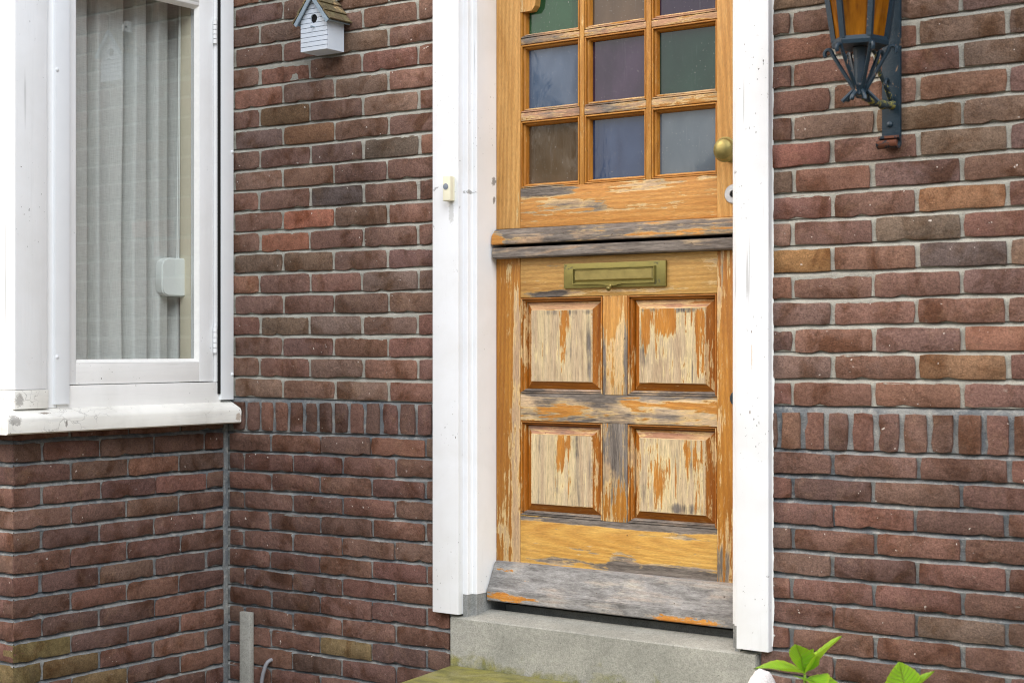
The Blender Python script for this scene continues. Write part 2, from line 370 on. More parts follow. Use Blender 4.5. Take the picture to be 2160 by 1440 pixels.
def prism(bm, pts, axis, a, b, mi=0):
    """pts: outline in the two axes left over (in x,y,z order), extruded along axis a..b"""
    def P(u, v, w): return {'X': (w, u, v), 'Y': (u, w, v), 'Z': (u, v, w)}[axis]
    A = [bm.verts.new(P(u, v, a)) for u, v in pts]; B = [bm.verts.new(P(u, v, b)) for u, v in pts]
    n = len(pts); fs = [bm.faces.new(A), bm.faces.new(B)]
    for i in range(n): fs.append(bm.faces.new((A[i], A[(i+1) % n], B[(i+1) % n], B[i])))
    for f in fs: f.material_index = mi
    return fs
def tube(bm, pts, rad, seg=10, cap=True):
    pts = [Vector(p) for p in pts]; rings = []
    rs = rad if isinstance(rad, (list, tuple)) else [rad]*len(pts)
    up = None
    for i, p in enumerate(pts):
        d = (pts[min(i+1, len(pts)-1)]-pts[max(i-1, 0)]).normalized()
        if up is None: up = d.orthogonal().normalized()
        else: up = (up-d*up.dot(d)).normalized()
        s = d.cross(up)
        rings.append([bm.verts.new(p+(up*math.cos(2*math.pi*k/seg)+s*math.sin(2*math.pi*k/seg))*rs[i]) for k in range(seg)])
    for a, b in zip(rings, rings[1:]):
        for k in range(seg): bm.faces.new((a[k], a[(k+1) % seg], b[(k+1) % seg], b[k]))
    if cap: bm.faces.new(rings[0]); bm.faces.new(rings[-1])
def lathe(bm, prof, origin, axis, seg=32):
    """prof: (radius, along) pairs revolved about axis through origin"""
    axis = Vector(axis).normalized(); u = axis.orthogonal().normalized(); v = axis.cross(u); o = Vector(origin); rings = []
    for r, a in prof:
        if r < 1e-6: rings.append([bm.verts.new(o+axis*a)])
        else: rings.append([bm.verts.new(o+axis*a+(u*math.cos(2*math.pi*k/seg)+v*math.sin(2*math.pi*k/seg))*r) for k in range(seg)])
    for a, b in zip(rings, rings[1:]):
        for k in range(seg):
            k2 = (k+1) % seg
            if len(a) == 1 and len(b) > 1: bm.faces.new((a[0], b[k], b[k2]))
            elif len(b) == 1 and len(a) > 1: bm.faces.new((a[k], b[0], a[k2]))
            elif len(a) > 1: bm.faces.new((a[k], a[k2], b[k2], b[k]))
def project(p):
    q = Vector(p)-CAM; r = Vector((math.cos(YAW), math.sin(YAW), 0)); f = Vector((-math.sin(YAW), math.cos(YAW), 0)); d = q.dot(f)
    return 1080+FPX*q.dot(r)/d, HORIZON-FPX*q.z/d

# ------------------------------------------------------------------ brickwork
BR = {}
def brick_mesh(L, H, var, rough=1., W=.045, nl=None):
    key = (round(L, 2), round(H, 3), var, rough)
    if key in BR: return BR[key]
    g = random.Random(hash(key) & 0xffff)
    nl = nl or max(2, int(L/.022)); nh = max(2, int(H/.02)); o = []
    hx, hz = L/2, H/2; j = lambda a: g.uniform(-a, a)*rough
    s1, s2, s3, s4 = [j(.0013) for _ in range(4)]; ph = g.uniform(0, 6)
    def edge_noise(tt, big):
        return math.sin(tt*5+ph)*.0007*big + j(.0010)*big
    for i in range(nl): t = i/nl; o.append((-hx+L*t, -hz+edge_noise(t, 1.25)+s1*(1-t)+s2*t))
    for i in range(nh): t = i/nh; o.append((hx+edge_noise(t, .8), -hz+H*t+(s2 if i == 0 else 0)))
    for i in range(nl): t = i/nl; o.append((hx-L*t, hz+edge_noise(t, .9)+s3*(1-t)+s4*t))
    for i in range(nh): t = i/nh; o.append((-hx+edge_noise(t, .8), hz-H*t+(s4 if i == 0 else 0)))
    for ci in (0, nl, nl+nh, 2*nl+nh):                                     # knock the corners off
        x, z = o[ci]; c = g.uniform(.0002, .0036); o[ci] = (x-math.copysign(c, x), z-math.copysign(c*.8, z))
    if g.random() < .45:                                                     # a chipped lower edge
        ci = g.randrange(1, nl); o[ci] = (o[ci][0], o[ci][1]+g.uniform(.002, .006))
    n = len(o); vs = []; fs = []
    for inset, y in ((0, W), (0, .0032), (.0005, .0007), (.0016, 0)):
        for x, z in o:
            kx = 1-inset/hx; kz = 1-inset/hz; vs.append((x*kx, y+(j(.0006) if y < .006 else 0), z*kz))
    for r in range(3):
        for i in range(n): fs.append((r*n+i, r*n+(i+1) % n, (r+1)*n+(i+1) % n, (r+1)*n+i))
    fs.append(tuple(3*n+i for i in range(n)))
    me = bpy.data.meshes.new('brick'); me.from_pydata(vs, [], fs); me.materials.append(M['brick'])
    for f in me.polygons: f.use_smooth = True
    me.set_sharp_from_angle(angle=R(50)); BR[key] = me
    return me
PAL_UP = [((119, 91, 80), 6), ((123, 92, 79), 6), ((114, 89, 80), 4), ((121, 98, 84), 4), ((113, 92, 83), 3), ((129, 94, 79), 2)]
PAL_LO = [((110, 83, 73), 5), ((105, 80, 71), 4), ((114, 84, 73), 4), ((101, 78, 70), 2), ((111, 87, 76), 2), ((118, 87, 73), 1)]
def pick(pal):
    c = rnd.choices([p[0] for p in pal], [p[1] for p in pal])[0]
    k = rnd.uniform(.97, 1.10)
    return lin(*[min(255, x*k*rnd.uniform(.98, 1.02)) for x in c])
TINTS = [(648,462,158,104,84),(596,508,150,102,82),(598,243,112,88,66),(650,284,126,94,72),(712,410,92,80,76),(828,308,104,90,78),(600,553,112,92,78),(652,555,116,94,78),(1693,550,146,110,72),
 (2035,415,148,110,82),(2140,408,150,108,78),(1950,480,116,100,86),(2030,525,104,90,85),(2000,772,140,108,82),(1720,110,134,97,81),(2010,120,130,106,89),(2060,265,118,98,85),(1930,240,130,106,86),(1720,330,140,96,84),
 (2000,365,115,96,84),(700,1360,122,104,74),(70,1370,118,104,70),(40,1410,112,98,66),(150,1395,116,92,66),(200,1420,118,98,70),(1990,1345,114,96,84)]
class Wall:
    """collects bricks: those in view become objects of their own, the rest one joined part"""
    def __init__(s, par): s.par = par; s.base = base_of(par); s.far = []; s.n = 0
    def brick(s, c, L, H, face='Y', pal=PAL_UP, rough=1., tint=None, upright=False):
        """c: centre of the visible face in world coordinates; face: 'Y' looks to -y, 'X' looks to +x"""
        var = rnd.randrange(5); me = brick_mesh(H if upright else L, L if upright else H, var, rough)
        rz = 0 if face == 'Y' else math.pi/2
        e = (rnd.gauss(0, .004), (math.pi/2 if upright else 0)+rnd.gauss(0, .004)+(math.pi if rnd.random() < .0 else 0), rz+rnd.gauss(0, .004))
        d = rnd.gauss(0, .0011); c = Vector(c)+(Vector((0, d, 0)) if face == 'Y' else Vector((-d, 0, 0)))
        col = tint or pick(pal)
        u, v = project(c)
        for a in TINTS:
            if abs(a[0]-u) < 62 and abs(a[1]-v) < 20: col = lin(*a[2:])
        if -110 < u < 2270 and -70 < v < 1510 and s.n < 300:
            o = bpy.data.objects.new('brick', me); COL.objects.link(o); o.parent = s.par
            o.location = c-s.base; o.rotation_euler = e; o.color = col; s.n += 1
            sx = L/round(L, 2) if not upright else 1
            o.scale = (sx, 1, 1)
        else: s.far.append((me, c-s.base, e, col))
    def finish(s):
        if not s.far: return
        from mathutils import Euler
        V = []; F = []; Cc = []
        for me, c, e, col in s.far:
            m = Euler(e).to_matrix(); b = len(V)
            V += [tuple(m @ v.co+c) for v in me.vertices]; F += [tuple(b+i for i in f.vertices) for f in me.polygons]; Cc += [col]*len(me.vertices)
        me = bpy.data.meshes.new('outer_bricks'); me.from_pydata(V, [], F)
        at = me.attributes.new('tint', 'FLOAT_COLOR', 'POINT')
        for i, c in enumerate(Cc): at.data[i].color = c
        o = link('outer_bricks', me, M['brick_far'], s.par, None, 50); o['kind'] = 'stuff'
def mortar_courses(name, a0, a1, joints, dbot, dtop, dhead, mat, par, face='Y', plane=0., step=.011, ztop=None, zlow=None):
    """mortar bed with struck joints: each bed joint slopes back under the brick above it. joints: functions of a, top first"""
    nx = max(2, int((a1-a0)/step)); b = base_of(par); V = []; F = []; rows = []
    if ztop: rows.append((ztop, 0, dhead))
    for i, j in enumerate(joints):
        if i == 0 and ztop is None: rows.append((j, .012, dhead))
        rows += [(j, .0068, dhead), (j, .0056, dtop), (j, -.0015, dbot+(dtop-dbot)*.35), (j, -.0062, dbot)]
        nxt = joints[i+1] if i+1 < len(joints) else zlow
        if nxt: rows.append((lambda a, j=j, n=nxt: (j(a)*.72+n(a)*.28), 0, dhead)); rows.append((lambda a, j=j, n=nxt: (j(a)*.35+n(a)*.65), 0, dhead))
    if zlow: rows.append((zlow, 0, dhead))
    for i in range(nx+1):
        a_ = a0+(a1-a0)*i/nx
        for k, (zf, off, d) in enumerate(rows):
            z = zf(a_)+off+.0012*mnoise.noise((a_*24, k*3.1, plane))*(1 if abs(off) > .001 else 0)
            d2 = d+.0013*mnoise.noise((a_*60, z*60, plane*7))+.0011*mnoise.noise((a_*17, z*17, 3))
            V.append((Vector((a_, plane+d2, z)) if face == 'Y' else Vector((plane-d2, a_, z)))-b)
    n = len(rows)
    for i in range(nx):
        for k in range(n-1): q = i*n+k; F.append((q, q+n, q+n+1, q+1))
    me = bpy.data.meshes.new(name); me.from_pydata(V, [], F); return link(name, me, mat, par, None, 60)
def cuts(x0, x1, j0, pitch, gap=.010):
    """brick spans of one course between x0 and x1 with a head joint at j0 + k*pitch"""
    k = math.floor((x0-j0)/pitch); xs = []
    while j0+k*pitch < x1+pitch:
        j = j0+k*pitch+rnd.gauss(0, .0025)
        xs.append(j); k += 1
    res = []
    for a, b in zip(xs, xs[1:]):
        a2, b2 = max(a+gap/2, x0), min(b-gap/2, x1)
        if b2-a2 > .025: res.append((a2, b2))
    return res

wall = empty('house_wall', (.276, .05, 0), 'reddish brown brick house front around the wooden door, pale mortar above a dark plinth', 'wall')
W = Wall(wall); SAG = .0031
XL0, XL1, XR0, XR1 = -1.15, -.226, .79, 3.4
def course(x0, x1, j0, pitch, zc, H, pal, rough=1., tilt=0., xt=0., tints={}):
    for n, (a, b) in enumerate(cuts(x0, x1, j0, pitch)):
        x = (a+b)/2; W.brick((x, 0, zc+SAG*x*x+tilt*(x-xt)), b-a, H, 'Y', pal, rough, tints.get(n))
CZ = 1.15; PU = .0669
for i in range(-9, 16):                                                      # upper wall left of the door
    zc = CZ+.9041-PU*(i+.5)
    course(XL0, XL1, -1.0063 if i % 2 == 0 else -.9038, .22, zc, PU-.0100, PAL_UP, tints={0: lin(172, 100, 76)} if i == 40 else {})
TR = {7: {0: lin(158, 108, 64)}, 6: {}, 9: {0: lin(120, 92, 74)}}
for i in range(-15, 11):                                                     # upper wall right of the door
    zc = CZ+.5841-PU*(i+.5)
    course(XR0, XR1, .8759 if i % 2 == 0 else .9856, .22, zc, PU-.0100, PAL_UP, tints={0: lin(150, 112, 74)} if i == 50 else {})
# soldier course
SL = [-1.135, -1.069, -1.004, -.943, -.879, -.813, -.752, -.690, -.624, -.559, -.493, -.423, -.355, -.290, -.226]
for a, b in zip(SL, SL[1:]):
    x = (a+b)/2; W.brick((x, .0, .932+.010*(x+.7)), b-a-.014, .092, 'Y', PAL_LO, 1.2, None, True)
SR = [.79, .838, .904, .966, 1.032, 1.099, 1.164, 1.234, 1.300, 1.368, 1.433]
while SR[-1] < 3.4: SR.append(SR[-1]+.067)
for a, b in zip(SR, SR[1:]):
    x = (a+b)/2; W.brick((x, .0, .9425+.010*(x-1.1)), b-a-.014, .094, 'Y', PAL_LO, 1.2, None, True)
for k in range(14):                                                          # plinth
    course(XL0+.006, XL1, -.958 if k % 2 == 0 else -1.077, .2135, .8706-.0625*(k+.5), 0.0528, PAL_LO, 1.35, .0145, -1.14)
    course(XR0, XR1, .985 if k % 2 == 0 else .876, .22, .8874-.0632*(k+.5), 0.0528, PAL_LO, 1.35)
W.finish()
JL = [(lambda x, i=i: CZ+.9041-PU*i+SAG*x*x) for i in range(-9, 17)]
JR = [(lambda x, i=i: CZ+.5841-PU*i+SAG*x*x) for i in range(-15, 12)]
mortar_courses('mortar', -1.17, -.20, JL[:-1], .0010, .0105, .0045, M['mortar'], wall, zlow=lambda x: JL[-1](x)+.004)
mortar_courses('mortar', .76, 3.42, JR[:-1], .0010, .0105, .0045, M['mortar'], wall, zlow=lambda x: JR[-1](x)+.004)
mortar_courses('mortar', -1.17, -.20, [JL[-1]]+[(lambda x, k=k: .8706-.0625*k+.0145*(x+1.14)) for k in range(15)], .0025, .0150, .0070, M['mortar_p'], wall)
mortar_courses('mortar', .76, 3.42, [JR[-1]]+[(lambda x, k=k: .8874-.0632*k+SAG*x*x) for k in range(15)], .0025, .0150, .0070, M['mortar_p'], wall)
box('core', .76, 3.42, .03, .25, -.02, 2.66, M['mortar'], wall, 0)
box('core', -1.17, -.26, .03, .25, -.02, 2.66, M['mortar'], wall, 0)
box('core', -.26, .76, .03, .25, 2.52, 2.66, M['mortar'], wall, 0)

# ------------------------------------------------------------------ bay with its window
BX, BY = -1.157, -.8308                                                     # plane of the bay's flank, plane of its front
bay = empty('bay_window', (-1.157, -.4, 0), 'white framed bay window on a brick plinth left of the door, curtain behind its glass', 'bay window')
B = Wall(bay)
for k in range(-1, 13):
    zc = CZ-.3345-.0638*(k-.5)+.0
    # joints of the flank measured outwards from the inner corner
    j0 = -(.7305 if k % 2 == 0 else .6259)
    for a, b in cuts(BY+.002, -.012, j0, .2129):
        B.brick((BX, (a+b)/2, zc), b-a, 0.0528, 'X', PAL_LO, 1.35)
    for a, b in cuts(-3.3, BX-.001, BX-(.105 if k % 2 == 0 else .21), .2129):
        B.brick(((a+b)/2, BY, zc), b-a, 0.0528, 'Y', PAL_LO, 1.35)
B.finish()
JB = [(lambda x, k=k: CZ-.3345-.0638*k) for k in range(-2, 14)]
mortar_courses('mortar', BY+.006, .0, JB, .0025, .0150, .0070, M['mortar_p'], bay, 'X', BX)
mortar_courses('mortar', -3.3, BX-.006, JB, .0025, .0150, .0070, M['mortar_p'], bay, 'Y', BY, .03)
box('corner_joint', BX-.01, BX+.004, -.014, .004, -.02, .90, M['mortar_p'], bay, .002)
# sill: a sloping board round the corner
bm = bmesh.new()
prof = [(-1.20, .905), (-1.093, .905), (-1.087, .909), (-1.0855, .945), (-1.090, .9535), (-1.14, .978), (-1.20, .984)]
prism(bm, [(x, z) for x, z in prof], 'Y', -.90, -.003)
sl_o = bm_obj('sill', bm, M['sill'], bay, 40)
bm = bmesh.new()
prism(bm, [(BY-(x-BX), z) for x, z in prof], 'X', -3.35, -1.20)
bm_obj('sill', bm, M['sill'], bay, 40)
# corner post and rails
box('corner_post', -1.26, -1.120, -.852, -.741, 1.030, 2.62, M['white_v'], bay, .004)
box('post_foot', -1.262, -1.117, -.855, -.738, .975, 1.029, M['sill'], bay, .004)
box('side_stop', -1.20, -1.131, -.740, -.700, .975, 2.62, M['white_v'], bay, .003)
box('bottom_rail', -1.20, -1.131, -.699, -.050, .972, 1.0385, M['white_w'], bay, .003)
box('side_post', -1.20, -1.131, -.0735, -.002, 1.0390, 2.62, M['white_v'], bay, .003)
box('head_rail', -1.20, -1.128, -.699, -.074, 2.318, 2.62, M['white_w'], bay, .003)
def rivet(par, x, y, z):
    bm = bmesh.new(); lathe(bm, [(.0055, 0), (.0052, .0018), (.003, .0032), (0, .0036)], (x, y, z), (1, 0, 0), 14); return bm_obj('rivet', bm, M['alu'], par)
tl = box('guide_strip', -1.150, -1.120, -.714, -.662, .985, 2.62, M['alu'], bay, .0015); rivet(tl, -1.120, -.707, 1.123); rivet(tl, -1.120, -.707, 1.957)
tr = box('guide_strip', -1.152, -1.120, -.058, -.004, .981, 2.62, M['alu'], bay, .0015); rivet(tr, -1.120, -.010, 1.063); rivet(tr, -1.120, -.010, 1.787)
box('shadow_gap_strip', -1.145, -1.123, -.0655, -.0585, 1.0, 2.62, M['black'], bay, .001)  # black strip paints in the shaded gap beside the guide strip
# casement sash
S0, S1, Z0, Z1 = -.685, -.0765, 1.0415, 2.315
GY0, GY1, GZ0, GZ1 = -.624, -.136, 1.104, 2.243
sx0, sx1 = -1.180, -1.1385
sash = box('sash_stile', sx0, sx1, S0, GY0, Z0, Z1, M['white_v'], bay, .003)
box('sash_stile', sx0, sx1, GY1, S1, Z0, Z1, M['white_v'], bay, .003)
box('sash_rail', sx0, sx1-.0006, GY0-.001, GY1+.001, Z0, GZ0, M['white_w'], bay, .003)
box('sash_rail', sx0, sx1-.0006, GY0-.001, GY1+.001, GZ1, Z1, M['white_w'], bay, .003)
bm = bmesh.new()                                                            # putty fillet round the glass
def wedge(y0, z0, y1, z1, dy, dz):
    a = [(-1.1395, y0, z0), (-1.1395, y1, z1), (-1.152, y1+dy[1], z1+dz[1]), (-1.152, y0+dy[0], z0+dz[0]), (-1.156, y0, z0), (-1.156, y1, z1)]
    v = [bm.verts.new(p) for p in a]
    bm.faces.new((v[0], v[1], v[2], v[3])); bm.faces.new((v[3], v[2], v[5], v[4])); bm.faces.new((v[0], v[4], v[5], v[1]))
q = .011
wedge(GY0, GZ0, GY1, GZ0, (q, -q), (q, q)); wedge(GY0, GZ1, GY1, GZ1, (q, -q), (-q, -q)); wedge(GY0, GZ0, GY0, GZ1, (q, q), (q, -q)); wedge(GY1, GZ0, GY1, GZ1, (-q, -q), (q, -q))
bm_obj('putty', bm, M['putty'], bay, 30)
bm = bmesh.new()
vs = [bm.verts.new(p) for p in ((-1.153, GY0, GZ0), (-1.153, GY1, GZ0), (-1.153, GY1, GZ1), (-1.153, GY0, GZ1))]; bm.faces.new(vs)
bm_obj('pane', bm, M['pane'], bay, None)
def hinge(z0, z1):
    bm = bmesh.new(); n = 5
    for i in range(n):
        a = z0+(z1-z0)*i/n; tube(bm, [(-1.131, -.0755, a+.001), (-1.131, -.0755, a+(z1-z0)/n-.001)], .0065, 12)
    tube(bm, [(-1.131, -.0755, z1), (-1.131, -.0755, z1+.006)], .0045, 10)
    return bm_obj('hinge', bm, M['white_v'], bay, 40)
hinge(1.132, 1.216); hinge(2.130, 2.206)
# front of the bay (seen only edge-on from here)
box('front_rail', -3.3, -1.261, -.842, -.78, .978, 1.09, M['white_w'], bay, .003)
box('front_head', -3.3, -1.261, -.842, -.78, 2.25, 2.62, M['white_w'], bay, .003)
for x in (-3.3, -2.3): box('front_post', x-.05, x+.05, -.8405, -.782, 1.091, 2.249, M['white_v'], bay, .003)
for a, b in ((-3.25, -2.35), (-2.25, -1.261)):
    bm = bmesh.new(); vs = [bm.verts.new(p) for p in ((a, -.81, 1.091), (b, -.81, 1.091), (b, -.81, 2.249), (a, -.81, 2.249))]; bm.faces.new(vs); bm_obj('pane', bm, M['pane'], bay, None)
box('bay_roof', -3.4, -1.08, -.92, -.01, 2.621, 2.70, M['white_w'], bay, .004)
# inside: jamb lining, curtain, blind
box('inner_jamb', -1.228, -1.181, -.1375, -.085, .99, 2.6, M['inner'], bay, .002)
box('window_board', -1.42, -1.201, -.78, -.02, .94, .971, M['inner'], bay, .003)
def m_curtain():
    t = NT('linen curtain'); p = t.obj(); S = t.sep(p)
    wv = t.noise(t.vmul(p, (1, 1, .03)), 700, 2, .6); wh = t.noise(t.vmul(p, (.05, .05, 1)), 700, 2, .6)
    k = t.math('MULTIPLY', t.math('ADD', wv, wh), .5)
    c = t.mix(1, lin(214, 216, 214), t.ramp(k, [(.3, .78), (.5, 1), (.7, 1.16)]), 'MULTIPLY')
    d = t.bsdf(c, .9, 0, t.bump(k, .4, .001), .1); tl = t.n('BsdfTranslucent'); t.put(tl.inputs['Color'], c)
    mx = t.n('MixShader'); mx.inputs[0].default_value = .12; t.t.links.new(d, mx.inputs[1]); t.t.links.new(tl.outputs[0], mx.inputs[2])
    return t.done(mx.outputs[0])
M['curtain'] = m_curtain()
curt = empty('curtain', (-1.25, -.35, .99), 'pale grey linen curtain hanging in soft folds behind the bay window glass', 'curtain')
V = []; F = []; ny, nz = 260, 24
folds = [(-.72, .013), (-.63, .011), (-.473, .011), (-.338, .009), (-.246, .012), (-.146, .012), (-.085, .014)]
for k in range(nz+1):
    z = .992+(2.55-.992)*k/nz
    for i in range(ny+1):
        y = -.79+(.75)*i/ny; d = 0.
        for fy0, wd in folds:
            yy = fy0+.006*mnoise.noise((fy0*9, z*1.1, 0)); s = (y-yy)/wd
            d -= .085*math.exp(-s*s)
            if s > 0: d += .020*math.exp(-s/3.2)*(1-math.exp(-s*1.5))
        d += .010*math.sin(y*21+1)+.006*mnoise.noise((y*9, z*1.3, 4))
        V.append(Vector((-1.248+d, y, z))-Vector(curt.location))
for k in range(nz):
    for i in range(ny): a = k*(ny+1)+i; F.append((a, a+1, a+ny+2, a+ny+1))
me = bpy.data.meshes.new('cloth'); me.from_pydata(V, [], F); link('cloth', me, M['curtain'], curt, None, 180)
bm = bmesh.new(); tube(bm, [(-1.25, -.82, 2.56), (-1.25, 0, 2.56)], .009, 12); bm_obj('rod', bm, M['nickel'], curt)
bl = empty('blind_winder', (-1.24, -.15, 1.314), 'white rounded blind winder box with cords behind the window pane', 'blind winder')
bm = bmesh.new(); a, b, c, d = -.232, -.130, 1.314, 1.437; r = .024
prism(bm, [(a+r, c), (b, c), (b, d), (a+r*1.1, d), (a+r*.3, d-r*.35), (a, d-r), (a, c+r*.9), (a+r*.3, c+r*.3)], 'X', -1.240, -1.206)
bmesh.ops.bevel(bm, geom=bm.edges[:], offset=.004, segments=2, affect='EDGES'); bm_obj('case', bm, M['plastic'], bl)
bm = bmesh.new(); tube(bm, [(-1.222, -.148, 1.43), (-1.222, -.140, 2.5)], .0018, 6); bm_obj('cord', bm, M['plastic'], bl)
bm = bmesh.new(); tube(bm, [(-1.222, -.156, 1.43), (-1.222, -.143, 2.5)], .0018, 6); bm_obj('cord', bm, M['plastic'], bl)

# rooms behind, so that no sky shows through the openings
rooms = empty('room_interior', (-1.5, 1.0, 0), 'plain plastered room seen dimly behind the curtain and glass', 'room')
def quad(name, pts, mat, par):
    bm = bmesh.new(); bm.faces.new([bm.verts.new(p) for p in pts]); return bm_obj(name, bm, mat, par, None)
quad('back_wall', ((-3.4, 2.4, 0), (3.4, 2.4, 0), (3.4, 2.4, 2.66), (-3.4, 2.4, 2.66)), M['plaster'], rooms)
quad('side_wall', ((-3.4, -.78, 0), (-3.4, 2.4, 0), (-3.4, 2.4, 2.66), (-3.4, -.78, 2.66)), M['plaster'], rooms)
quad('side_wall', ((3.4, .2, 0), (3.4, 2.4, 0), (3.4, 2.4, 2.66), (3.4, .2, 2.66)), M['plaster'], rooms)
quad('partition', ((-.6, .26, 0), (-.6, 2.4, 0), (-.6, 2.4, 2.66), (-.6, .26, 2.66)), M['plaster'], rooms)
quad('inner_floor', ((-3.4, -.80, .40), (-1.19, -.80, .40), (-1.19, .26, .40), (3.4, .26, .40), (3.4, 2.4, .40), (-3.4, 2.4, .40)), M['plaster'], rooms)
quad('ceiling', ((-3.42, -.80, 2.655), (-1.13, -.80, 2.655), (-1.13, .03, 2.655), (3.42, .03, 2.655), (3.42, 2.42, 2.655), (-3.42, 2.42, 2.655)), M['plaster'], rooms)

# ------------------------------------------------------------------ door frame
fr = empty('door_frame', (.276, 0, .37), 'white painted moulded wooden door frame standing on the concrete threshold', 'door frame')
box('casing', -.2736, -.1764, -.022, .0035, .374, 2.60, M['white'], fr, .003)
box('casing', .7287, .8205, -.022, .0035, .377, 2.60, M['white'], fr, .003)
box('head_casing', -.176, .7283, -.022, .0035, 2.50, 2.60, M['white'], fr, .003)
def jamb(sgn, xr, z0, z1, name, mat, ins=0.):
    """stepped moulding and reveal; xr = face of the reveal"""
    bm = bmesh.new(); s = sgn
    pr = [(-.0345, .0), (-.0180-ins, .0), (-.0165-ins, .0015), (-.0165-ins, .020), (-.015-ins, .0215), (-.0018-ins, .0215), (-ins, .0235), (-ins, .165), (-.0345, .165)]
    if s < 0: pr = [(-x, y) for x, y in pr]
    prism(bm, [(xr+x, y) for x, y in pr], 'Z', z0, z1)
    return bm_obj(name, bm, mat, fr, 25)
jamb(1, -.1425, .432, 2.52, 'jamb', M['white_r']); jamb(-1, .6945, .432, 2.52, 'jamb', M['white_r'])
jamb(1, -.1425, .366, .4315, 'jamb_foot', M['zinc'], .0012); jamb(-1, .6945, .366, .4315, 'jamb_foot', M['zinc'], .0012)
box('head_jamb', -.1425, .6945, .0, .165, 2.46, 2.52, M['white_r'], fr, .002)
# ragged caulk between the casing and the brick
def caulk(x, z0, z1, sgn):
    g = random.Random(5); bm = bmesh.new(); n = 260; A = []; Bv = []
    for i in range(n+1):
        z = z0+(z1-z0)*i/n; wv = .0026+.0022*mnoise.noise((z*30, 1, 0))+.0045*max(0, mnoise.noise((z*9, 5, 0))-.15)+g.uniform(0, .0012)
        A.append([bm.verts.new((x, y, z)) for y in (-.0030, -.0012, .006)]); Bv.append(bm.verts.new((x+sgn*max(.0008, wv), .0002, z)))
    for i in range(n):
        bm.faces.new((A[i][0], A[i+1][0], Bv[i+1], Bv[i])); bm.faces.new((Bv[i], Bv[i+1], A[i+1][2], A[i][2]))
    return bm_obj('caulk', bm, M['putty'], fr, 60)
caulk(.8205, .39, 2.58, 1)
# threshold block: top slopes outwards; trough added under the door to darken its gap
th = bmesh.new()
prism(th, [(-.012, .05), (-.0125, .3615), (-.0095, .3648), (.088, .3805), (.094, .1500), (.165, .1500), (.170, .3845), (.30, .3845), (.30, .05)], 'X', -.2159, .7819)
bmesh.ops.bevel(th, geom=[e for e in th.edges if abs(e.verts[0].co.x-e.verts[1].co.x) < 1e-6], offset=.003, segments=2, affect='EDGES')
thr = bm_obj('threshold_block', th, M['concrete'], None, 25); tag(thr, 'grey concrete threshold block under the door, green with algae low down', 'threshold')
st = bmesh.new()
prism(st, [(-.2075, -.0155), (.86, -.0155), (.90, -.46), (-.150, -.46)], 'Z', 0.0, .2262)
bmesh.ops.bevel(st, geom=st.edges[:], offset=.008, segments=3, affect='EDGES')
stp = bm_obj('doorstep', st, M['slab'], None, 25); tag(stp, 'mossy yellow green stone doorstep in front of the concrete threshold', 'step')

# ------------------------------------------------------------------ the door
DY = .115; DX0, DX1 = -.1412, .6932; SLX, SRX = -.0545, .5978              # door face, edges, inner edges of the stiles
door = empty('front_door', (.276, DY, 0.), 'weathered teak split front door with coloured panes above and four panels below', 'door')
BX0, BZ0 = .276, 0.                                                         # door-local coordinates used by the wood's wear
def bb(*l): return [(cx-BX0, cz-BZ0, rx, rz, s) for cx, cz, rx, rz, s in l]
GOLD = dict(vlo=(194, 134, 74), vhi=(228, 170, 112))
OR = dict(vlo=(164, 98, 34), vhi=(200, 134, 58))
WD = {}
WD['ustile'] = m_wood('golden stile', 'Z', 1., .30, **GOLD, cream=(226, 190, 128), blobs=bb((-.06, 1.58, .05, .12, -.14)), G=.75, scr=.35)
WD['ustile_r'] = m_wood('worn stile', 'Z', 2., .40, **GOLD, G=.68, bare=(206, 168, 126))
WD['munt_v'] = m_wood('upright glazing bar', 'Z', 3., .40, vlo=(176, 112, 48), vhi=(208, 150, 84), bare=(206, 164, 120), G=.66, sc=1.6)
WD['munt_h'] = m_wood('level glazing bar', 'X', 4., .56, vlo=(172, 108, 48), vhi=(204, 142, 80), bare=(200, 152, 120), bare2=(178, 138, 112), G=.56, sc=1.6)
WD['rebate'] = m_wood('rebate', 'Z', 5., .30, **OR, G=.75, sc=1.6)
WD['rebate_h'] = m_wood('rebate level', 'X', 5.5, .30, **OR, G=.75, sc=1.6)
WD['urail'] = m_wood('flaking upper rail', 'X', 6., .44, vlo=(190, 122, 60), vhi=(212, 150, 90), bare=(218, 190, 152), G=.56,
                     blobs=bb((.02, 1.604, .16, .022, -.30), (.36, 1.60, .14, .022, -.2), (.10, 1.555, .16, .03, -.12)), gblobs=bb((.02, 1.604, .16, .022, .35)))
WD['wb1'] = m_wood('upper drip bar', 'X', 7., .64, bare=(208, 178, 138), vlo=(190, 118, 54), vhi=(212, 148, 82), G=.46, blobs=bb((-.13, 1.46, .05, .04, .25), (.52, 1.462, .3, .014, .14)), gblobs=bb((.2, 1.49, .5, .012, .25)))
WD['wb2'] = m_wood('lower drip bar', 'X', 8., .80, bare=(200, 176, 144), G=.40, grey=(142, 133, 124), dark=(96, 88, 82))
WD['lrail_t'] = m_wood('letter rail', 'X', 9., .40, vlo=(180, 128, 72), vhi=(210, 162, 102), bare=(200, 164, 126), G=.57, blobs=bb((.05, 1.303, .14, .016, -.28), (.3, 1.31, .3, .01, -.1)), gblobs=bb((.03, 1.303, .12, .016, .26), (.2, 1.405, .5, .02, .14)))
WD['lstile'] = m_wood('lower stile', 'Z', 10., .45, **OR, blobs=bb((-.065, .80, .022, .7, -.2), (-.10, .62, .12, .25, -.06), (-.125, 1.1, .03, .5, .14)), bare=(220, 186, 138), G=.72)
